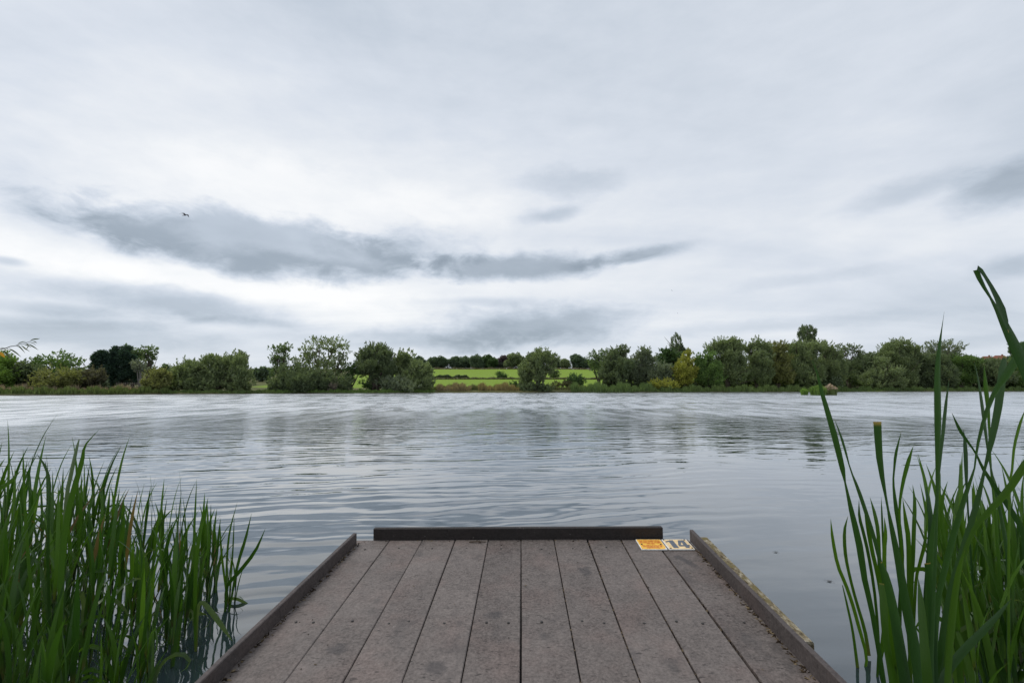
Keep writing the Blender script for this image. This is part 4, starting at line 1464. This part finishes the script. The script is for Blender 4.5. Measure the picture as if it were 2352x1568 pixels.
GLC = 'leafy reeds in the left clump'
rl = random.Random(77)
LAB = {'front': 'leafy reed in the dark front of the left clump',
       'mid': 'leafy reed in the middle of the left clump',
       'back': 'leafy reed at the far lakeward side of the left clump',
       'edge': 'thin leafy reed on the right fringe of the left clump by the jetty'}
spots = []
tries = 0
while len(spots) < 190 and tries < 9000:
    tries += 1
    y = rl.uniform(1.75, 3.75)
    xr = -1.66 - max(0, y - 2.2) * .38
    x = xr - rl.random() ** 1.35 * 2.1
    if min([9] + [math.hypot(x - a, y - b) for a, b in spots]) < .075:
        continue
    if x / y < -1.45:
        continue
    spots.append((x, y))
for (x, y) in spots:
    xr = -1.66 - max(0, y - 2.2) * .38
    e = xr - x
    hmax = .62 + min(e, 1.3) * .36
    h = hmax * rl.uniform(.78, 1.12)
    zone = 'edge' if e < .16 else ('front' if y < 2.35 else ('back' if y > 3.1 else 'mid'))
    shoot('reed_plant', LAB[zone], 'reed', GLC + ', ' + zone, x, y, h, rl, m_reedg, rl.choice([4, 5, 5, 6]), .0195, 1.0)
# the few shoots standing apart by the jetty
for (px, py, h) in ((527, 1389, .58), (538, 1384, .50), (519, 1396, .46)):
    q = on_water(px, py)
    shoot('reed_plant', 'sparse leafy reed standing in open water left of the jetty', 'reed', GLC + ', apart', q.x, q.y, h, rl, m_reedg, 3, .011, 1.3)

# big leaf blades traced on the right and the tall ones on the left
# plant: (label, depth, root px, [ (material, [(px, py, width px)...] tip -> base) ])
GT = 'tall reeds right of the jetty'
PLANTS = [
    ('bulrush', 'two bladed bulrush leaning left, nearest the jetty side', 2.0, 2036, [
        (m_typha, [(1863, 821, 0), (1877, 857, 4), (1890, 909, 9), (1915, 994, 13), (1935, 1076, 11), (1941, 1107, 4), (1955, 1170, 10), (1974, 1252, 14), (1986, 1330, 12), (2004, 1410, 10), (2030, 1568, 10)]),
        (m_typha, [(1917, 962, 0), (1936, 1015, 6), (1953, 1076, 3), (1971, 1123, 8), (1990, 1179, 9), (2009, 1239, 9), (2030, 1330, 9), (2048, 1450, 9), (2058, 1568, 9)])]),
    ('bulrush', 'bulrush with one wide blade broken off square at the top', 1.8, 2110, [
        (m_typha, [(2015, 968, 19), (2021, 1060, 15), (2037, 1154, 5), (2048, 1211, 11), (2065, 1296, 17), (2081, 1390, 22), (2097, 1468, 24), (2112, 1568, 26)]),
        (m_iris, [(2026, 1339, 13), (2031, 1405, 18), (2040, 1484, 20), (2053, 1566, 20)]),
        (m_iris, [(2040, 1390, 0), (2047, 1452, 12), (2059, 1515, 17), (2069, 1568, 20)]),
        (m_iris, [(2109, 1327, 0), (2116, 1390, 14), (2122, 1468, 18), (2131, 1568, 20)]),
        (m_typha, [(2024, 1290, 4), (2037, 1330, 16), (2056, 1420, 22), (2080, 1568, 26)])]),
    ('bulrush', 'tall straight upright bulrush blade with needle tip', 1.85, 2134, [
        (m_typha, [(2169, 715, 0), (2163, 756, 3), (2156, 811, 11), (2153, 872, 16), (2154, 963, 18), (2153, 1076, 10), (2151, 1154, 8), (2142, 1233, 16), (2138, 1296, 20), (2134, 1390, 22), (2131, 1568, 22)]),
        (m_typha, [(2180, 869, 0), (2172, 933, 8), (2166, 994, 9), (2160, 1055, 6), (2154, 1130, 5), (2148, 1300, 8), (2140, 1568, 10)]),
        (m_typha, [(2130, 1292, 12), (2135, 1343, 14), (2141, 1421, 14), (2147, 1568, 14)])]),
    ('bulrush', 'bulrush with tall bent blade folded over at the top right', 1.75, 2420, [
        (m_typha, [(2317, 764, 0), (2305, 720, 16), (2287, 677, 12), (2266, 640, 8), (2250, 617, 10), (2242, 620, 14), (2256, 652, 10), (2278, 689, 6), (2302, 735, 17), (2327, 787, 25), (2352, 841, 26), (2390, 950, 26), (2415, 1150, 26), (2425, 1568, 24)])]),
    ('bulrush', 'dark bulrush with wide diagonal blades crossing near the right edge', 1.9, 2160, [
        (m_typha, [(2395, 740, 10), (2352, 798, 22), (2314, 857, 22), (2286, 898, 14), (2263, 954, 12), (2245, 1024, 8), (2238, 1076, 5), (2222, 1123, 12), (2191, 1227, 18), (2169, 1311, 18), (2153, 1390, 16), (2145, 1568, 14)]),
        (m_typha, [(2308, 818, 8), (2302, 857, 18), (2293, 933, 18), (2278, 1009, 14), (2262, 1076, 6), (2248, 1138, 12), (2232, 1195, 14), (2207, 1280, 16), (2185, 1358, 18), (2168, 1452, 18), (2155, 1568, 18)]),
        (m_iris, [(2216, 1264, 0), (2202, 1311, 12), (2191, 1390, 14), (2176, 1568, 14)])]),
    ('bulrush', 'slender pair of upright bulrush blades behind the diagonal ones', 2.15, 2300, [
        (m_iris, [(2260, 834, 0), (2264, 887, 11), (2269, 933, 10), (2272, 980, 6), (2276, 1076, 5), (2288, 1200, 8), (2300, 1400, 10), (2300, 1568, 10)]),
        (m_typha, [(2237, 828, 0), (2247, 872, 5), (2256, 933, 10), (2264, 994, 9), (2273, 1060, 5), (2298, 1180, 10), (2316, 1300, 12), (2318, 1568, 12)]),
        (m_typha, [(2186, 947, 0), (2202, 982, 7), (2217, 1006, 6), (2241, 1040, 4), (2258, 1076, 7), (2290, 1125, 10), (2330, 1185, 12), (2356, 1260, 12), (2370, 1568, 12)]),
        (m_typha, [(2213, 985, 0), (2217, 1024, 8), (2219, 1076, 8), (2222, 1150, 4), (2240, 1400, 5), (2270, 1568, 5)])]),
    ('bulrush', 'bulrush with a long straight blade slanting up to the right edge', 1.95, 2175, [
        (m_iris, [(2400, 1000, 12), (2348, 1076, 18), (2317, 1123, 17), (2270, 1176, 14), (2238, 1214, 11), (2205, 1300, 10), (2186, 1400, 11), (2172, 1568, 11)]),
        (m_typha, [(2323, 1374, 0), (2298, 1405, 9), (2254, 1452, 16), (2207, 1500, 18), (2169, 1553, 18), (2160, 1600, 16)])]),
    ('reed', 'group of short curved reed blades at the left fringe of the right clump', 2.6, 1990, [
        (m_iris, [(1908, 1190, 0), (1912, 1233, 7), (1924, 1296, 8), (1943, 1343, 8), (1959, 1390, 8), (1972, 1437, 8), (1990, 1505, 7)]),
        (m_iris, [(1948, 1184, 0), (1940, 1217, 6), (1941, 1264, 7), (1949, 1311, 6), (1965, 1374, 6), (1986, 1446, 7), (1996, 1505, 7)]),
        (m_reedg, [(1935, 1343, 2), (1946, 1390, 5), (1959, 1452, 6), (1972, 1550, 8)]),
        (m_reedg, [(1973, 1146, 0), (1974, 1186, 8), (1984, 1226, 9), (1996, 1280, 9), (2010, 1370, 8), (2018, 1480, 8)])]),
    ('reed', 'cluster of fresh yellow green reed blades behind the two bladed bulrush', 2.5, 2040, [
        (m_iris, [(1984, 1164, 0), (1993, 1207, 10), (2003, 1264, 10), (2018, 1333, 9), (2033, 1450, 8)]),
        (m_iris, [(1998, 1141, 0), (2009, 1179, 8), (2017, 1223, 9), (2020, 1296, 9), (2030, 1420, 8)]),
        (m_iris, [(2031, 1186, 0), (2034, 1226, 9), (2031, 1275, 10), (2036, 1400, 9)]),
        (m_reedg, [(2024, 1140, 0), (2026, 1190, 4), (2032, 1330, 4)]),
        (m_typha, [(2070, 991, 0), (2058, 1040, 7), (2054, 1076, 5), (2052, 1110, 5), (2058, 1165, 10), (2066, 1215, 11), (2072, 1290, 10), (2066, 1420, 9)])]),
    ('reed', 'cluster of upright reed blades left of the tall needle tipped blade', 2.4, 2092, [
        (m_iris, [(2098, 1023, 0), (2086, 1061, 12), (2073, 1113, 10), (2066, 1170, 7), (2070, 1250, 7), (2082, 1400, 8)]),
        (m_iris, [(2096, 1112, 0), (2101, 1154, 9), (2099, 1217, 11), (2097, 1280, 11), (2094, 1340, 10), (2090, 1500, 9)]),
        (m_iris, [(2073, 1142, 0), (2081, 1201, 9), (2087, 1248, 10), (2090, 1400, 10)]),
        (m_typha, [(2127, 1115, 0), (2133, 1160, 8), (2137, 1211, 9), (2126, 1370, 9)]),
        (m_iris, [(2130, 1192, 0), (2124, 1248, 9), (2112, 1296, 9), (2103, 1343, 8), (2096, 1500, 8)])]),
    ('reed', 'cluster of curved reed blades right of the tall needle tipped blade', 2.45, 2200, [
        (m_iris, [(2177, 1104, 0), (2165, 1145, 9), (2163, 1201, 10), (2169, 1248, 9), (2188, 1400, 9)]),
        (m_iris, [(2219, 1105, 0), (2201, 1145, 10), (2194, 1190, 9), (2192, 1320, 8)]),
        (m_iris, [(2235, 1104, 0), (2238, 1154, 8), (2238, 1300, 9), (2215, 1460, 9)]),
        (m_iris, [(2221, 1336, 0), (2226, 1390, 14), (2229, 1470, 14), (2212, 1560, 10)])]),
    ('reed', 'arching pale reed leaves low in the right clump', 2.2, 2180, [
        (m_pale, [(2273, 1424, 0), (2251, 1423, 7), (2213, 1443, 9), (2187, 1466, 8), (2182, 1568, 5)]),
        (m_pale, [(2262, 1336, 1), (2229, 1352, 7), (2199, 1382, 8), (2188, 1450, 7), (2186, 1568, 5)])]),
    ('reed', 'reed with one long blade rising at the right edge of the picture', 2.1, 2330, [
        (m_iris, [(2356, 938, 0), (2343, 973, 9), (2330, 1024, 9), (2325, 1076, 8), (2318, 1160, 8), (2318, 1568, 9)])]),
    ('reed', 'tall reed blades rising above the left clump', 2.3, 150, [
        (m_reedg, [(228, 986, 0), (196, 1022, 4), (188, 1060, 9), (168, 1130, 12), (152, 1200, 12), (140, 1320, 12), (134, 1568, 10)]),
        (m_pale, [(182, 1008, 3), (176, 1030, 9), (164, 1085, 12), (152, 1150, 12), (145, 1300, 10), (140, 1568, 8)]),
        (m_reedg, [(53, 1032, 0), (54, 1080, 5), (57, 1150, 6), (62, 1250, 8), (90, 1568, 8)]),
        (m_reedg, [(84, 1042, 0), (100, 1065, 6), (114, 1105, 8), (112, 1180, 8), (110, 1300, 9), (120, 1568, 9)])]),
    ('reed', 'sparse reed with curved blades reaching towards the jetty from the left clump', 3.3, 522, [
        (m_reedg, [(545, 1153, 0), (526, 1230, 5), (520, 1330, 5), (526, 1389, 4)]),
        (m_reedg, [(578, 1178, 0), (563, 1240, 6), (545, 1300, 6), (529, 1389, 4)]),
        (m_reedg, [(610, 1212, 0), (586, 1265, 7), (550, 1312, 8), (522, 1345, 7), (518, 1389, 5)]),
        (m_iris, [(505, 1190, 0), (508, 1260, 5), (516, 1330, 5), (524, 1389, 4)]),
        (m_pale, [(596, 1424, 0), (578, 1396, 6), (548, 1376, 7), (520, 1376, 6), (516, 1392, 5)])]),
    ('reed', 'reed with pale leaves arching down on the right fringe of the left clump', 2.75, 452, [
        (m_pale, [(534, 1472, 0), (512, 1440, 10), (485, 1404, 12), (466, 1384, 10), (454, 1400, 7), (450, 1500, 6)]),
        (m_reedg, [(452, 1098, 0), (449, 1160, 4), (446, 1240, 6), (450, 1400, 6), (452, 1510, 5)]),
        (m_pale, [(300, 1420, 0), (286, 1398, 8), (262, 1376, 9), (240, 1372, 7), (250, 1450, 6), (330, 1520, 5)]),
        (m_iris, [(468, 1160, 0), (458, 1230, 9), (450, 1300, 10), (448, 1420, 8), (450, 1510, 6)])]),
    ('reed', 'reed blades pushing in from the left edge', 2.2, 30, [
        (m_reedg, [(48, 1080, 0), (20, 1110, 9), (-10, 1140, 10), (-30, 1300, 10), (-20, 1568, 10)]),
        (m_reedg, [(12, 1052, 0), (0, 1070, 7), (-20, 1120, 9), (-30, 1400, 9)]),
        (m_reedg, [(30, 1155, 0), (16, 1200, 10), (0, 1260, 13), (-10, 1400, 14), (10, 1568, 12)])]),
]
rt = random.Random(9)
for (nm, lb, Y, rootpx, leaves) in PLANTS:
    g = at(rootpx, 1568, Y)
    root = empty(nm + '_plant', (g.x, Y, 0.0), lb, 'reed', GT if rootpx > 1200 else 'tall blades in the left clump')
    for k, (mt, pts) in enumerate(leaves):
        yk = Y + rt.uniform(-.10, .10)
        W3, P3 = [], []
        n_ = len(pts)
        for j, (x, y, wv) in enumerate(pts):
            f = j / (n_ - 1)
            yy = yk + .10 * (1 - f) * (1 if k % 2 else -1) * .6
            q = at(x, y, yy)
            P3.append(q - root.location)
            W3.append(wv * yy / F)
        last = P3[-1] + root.location
        if last.z > .03:
            e = Vector((last.x * .35 + (g.x + rt.uniform(-.05, .05)) * .65, yk, -.12))
            mid = last.lerp(e, .5)
            P3 += [mid - root.location, e - root.location]
            W3 += [W3[-1] * .95, W3[-1] * .8]
        P3.reverse()
        W3.reverse()
        link('leaf', blade_mesh(P3, W3, yaw=rt.uniform(-.22, .22), crease=.22, n=min(24, max(12, 2 * len(P3)))), mt, root)

# filler shoots behind and right of the traced ones
rf_ = random.Random(31)
spots = []
tries = 0
while len(spots) < 105 and tries < 6000:
    tries += 1
    y = rf_.uniform(2.05, 3.3)
    x = 1.06 * y * rf_.uniform(.86, 1.22)
    px = CX + x / y * F * CT
    if px < 2150 and rf_.random() < .62:
        continue
    if px < 2025:
        continue
    if min([9] + [math.hypot(x - a, y - b) for a, b in spots]) < .09:
        continue
    spots.append((x, y))
for (x, y) in spots:
    far = y > 2.7
    shoot('reed_shoot', 'leafy reed shoot at the back of the right clump' if far else 'leafy reed shoot low in the right clump among the bulrushes', 'reed',
          'leafy reed shoots in the right clump, ' + ('back' if far else 'front'), x, y, rf_.uniform(.66, 1.08), rf_, rf_.choice([m_iris, m_reedg, m_iris]), rf_.choice([4, 5, 5]), .025, .9)

# ------------------------------------------------------------------ overhanging willow at the left edge (only its twig reaches into the picture)
TY = 1.75
tw_root = Vector((-4.6, -1.2, float(ground_z(-4.6, -1.2))))
wt = empty('overhanging_willow', tw_root, 'willow twig with narrow drooping leaves entering at the left edge', 'tree')
mb = MB()
k_ = .0839


def tp(cx, cy, dep=0.0):
    return at(cx * k_, 764.9 + cy * k_, TY + dep) - tw_root


s0 = tp(-520, 640)
mb.tube([(0, 0, -.3), (.05, .1, 1.0), (.2, .5, 2.2), (.6, 1.0, 3.0)], [.17, .14, .10, .05], 9)
mb.tube([(.2, .5, 2.2), (.9, 1.5, 2.6), (1.7, 2.3, 2.2), s0], [.06, .035, .018, .005], 7)
link('trunk', mb.mesh('trunk', True), m_bark, wt)
m_twig, t, o = new_mat('twig_bark')
principled(t, o, t.ramp(t.noise(t.new('ShaderNodeTexCoord').outputs['Object'], 40, 3), [(.3, (.04, .04, .025)), (.7, (.08, .075, .04))]), .7, .2)
mb = MB()
stem_pts = [s0, tp(-200, 500), tp(0, 445), tp(180, 405), tp(290, 362), tp(420, 345), tp(480, 322), tp(640, 285), tp(800, 235), tp(890, 212)]
mb.tube(stem_pts, [.0045, .0026, .0018, .0016, .0014, .0012, .0011, .0009, .0007, .0004], 6)
link('twig', mb.mesh('twig', True), m_twig, wt)
m_wleaf = blade_mat('willow_leaf', (.050, .070, .022), (.085, .105, .034), (.10, .09, .03), .25)
m_oleaf = blade_mat('orange_leaf', (.50, .24, .02), (.60, .30, .03), (.40, .2, .03), .3)
WL = [([(820, 215), (880, 180), (960, 162), (1040, 158), (1092, 145)], 34), ([(480, 305), (540, 265), (640, 236), (722, 235)], 26),
      ([(890, 222), (940, 232), (985, 250), (1012, 272)], 28), ([(790, 258), (880, 268), (945, 295), (985, 350)], 16),
      ([(765, 292), (850, 335), (950, 395), (1052, 462)], 34), ([(640, 303), (720, 322), (800, 355), (862, 398)], 26),
      ([(700, 272), (760, 305), (770, 360), (735, 420), (706, 462)], 38), ([(575, 335), (630, 372), (690, 425), (735, 450), (815, 506)], 40),
      ([(430, 348), (520, 365), (600, 440), (692, 552)], 34), ([(240, 425), (340, 470), (470, 560), (582, 656)], 40),
      ([(95, 425), (160, 455), (215, 500), (252, 556)], 24), ([(40, 470), (130, 520), (220, 610), (280, 680), (292, 742)], 60),
      ([(178, 415), (215, 435), (246, 460)], 16), ([(-10, 408), (60, 400), (130, 408)], 18), ([(-160, 500), (-90, 560), (-30, 640)], 40),
      ([(-260, 520), (-190, 470), (-110, 440)], 34), ([(-300, 560), (-250, 640), (-180, 760)], 40), ([(-420, 600), (-380, 690), (-330, 800)], 40)]
for i, (pp, wv) in enumerate(WL):
    P3 = [tp(x, y, .015 * math.sin(i * 2.1) * j / len(pp)) for j, (x, y) in enumerate(pp)]
    n_ = len(P3)
    W3 = [wv * k_ * TY / F * v for v in np.interp(np.linspace(0, 1, n_), [0, .15, .45, .8, 1], [.12, .7, 1.0, .6, .04])]
    link('leaf', blade_mesh(P3, W3, yaw=.35 * math.sin(i * 1.7), crease=.15, n=9), m_wleaf, wt)
P3 = [tp(-40, 500), tp(20, 545), tp(70, 600), tp(140, 668)]
ol = link('leaf', blade_mesh(P3, [.0005, .0085, .0105, .0006], yaw=.2, crease=.15, n=9), m_oleaf, wt)
ol['label'] = 'orange autumn leaf'

# ------------------------------------------------------------------ birds and water insects
m_bird, t, o = new_mat('bird_plumage')
principled(t, o, t.ramp(t.noise(t.new('ShaderNodeTexCoord').outputs['Object'], 20, 3), [(.3, (.05, .05, .055)), (.7, (.10, .10, .105))]), .8, .1)


def bird(label, px, py, Y, span, roll):
    h = span / 2
    vs, fs = [], []
    mb = MB()
    # body, head to tail along local y
    mb.tube([(0, .30 * h, 0), (0, .24 * h, .01 * h), (0, .05 * h, 0), (0, -.18 * h, 0), (0, -.36 * h, .02 * h)], [.02 * h, .075 * h, .12 * h, .075 * h, .02 * h], 8)
    # fanned tail
    mb.add([(-.03 * h, -.25 * h, 0), (.03 * h, -.25 * h, 0), (.12 * h, -.5 * h, .01 * h), (0, -.53 * h, .03 * h), (-.12 * h, -.5 * h, .01 * h)], [(0, 1, 2, 3, 4)])
    for s in (-1, 1):
        top = [(.04, .16, .05), (.30, .24, .16), (.52, .20, .17), (.78, .02, .08), (1.0, -.16, -.05)]
        bot = [(.04, -.10, .03), (.30, -.04, .13), (.52, -.06, .14), (.78, -.12, .06), (1.0, -.17, -.055)]
        v = [(s * a * h, b * h, c * h) for a, b, c in top] + [(s * a * h, b * h, c * h) for a, b, c in bot]
        mb.add(v, [(i, i + 1, i + 6, i + 5) for i in range(4)])
    o = link('bird', mb.mesh('bird', True), m_bird)
    so = o.modifiers.new('thickness', 'SOLIDIFY')
    so.thickness = .012 * h
    o.location = at(px, py, Y)
    o.rotation_euler = (math.radians(8), roll, math.radians(70 if Y < 100 else 40))
    o.rotation_mode = 'XYZ'
    return tag(o, label, 'bird', 'birds in the sky')


b1 = bird('dark gliding bird with bent wings above the long grey cloud', 425, 494, 55, 1.5, 0)
b1.rotation_euler = Euler((math.radians(34), math.radians(22), math.radians(-8)), 'XYZ')
bird('tiny distant bird, upper of the two specks over the right trees', 1543, 667, 160, .8, .6)
bird('tiny distant bird, lower of the two specks over the right trees', 1556, 719, 190, .7, .5)
m_bug, t, o = new_mat('insect_shell')
principled(t, o, t.ramp(t.noise(t.new('ShaderNodeTexCoord').outputs['Object'], 200, 2), [(.3, (.02, .018, .015)), (.7, (.06, .05, .04))]), .5, .4)
for (px, py, lb, s) in ((1905, 1335, 'small dark pond skater on the water near the right reeds', 1.25), (1782, 1268, 'small dark pond skater on the water right of the jetty end', 1.0)):
    q = on_water(px, py)
    mb = MB()
    mb.tube([(-.012 * s, 0, .004), (-.004 * s, 0, .005), (.006 * s, 0, .005), (.013 * s, 0, .004)], [.001, .0028 * s, .0026 * s, .0008], 7)
    for sx, dx_ in ((-.006, -.022), (0, -.002), (.006, .02)):
        for sy in (-1, 1):
            mb.tube([(sx * s, 0, .005), ((sx + dx_) * .6 * s, sy * .010 * s, .008), (dx_ * s, sy * .020 * s, .0005)], [.0007, .0006, .0005], 4)
    o = link('pond_skater', mb.mesh('pond_skater', True), m_bug)
    o.location = q
    o.rotation_euler = (0, 0, -.2)
    tag(o, lb, 'insect', 'pond skaters on the water')
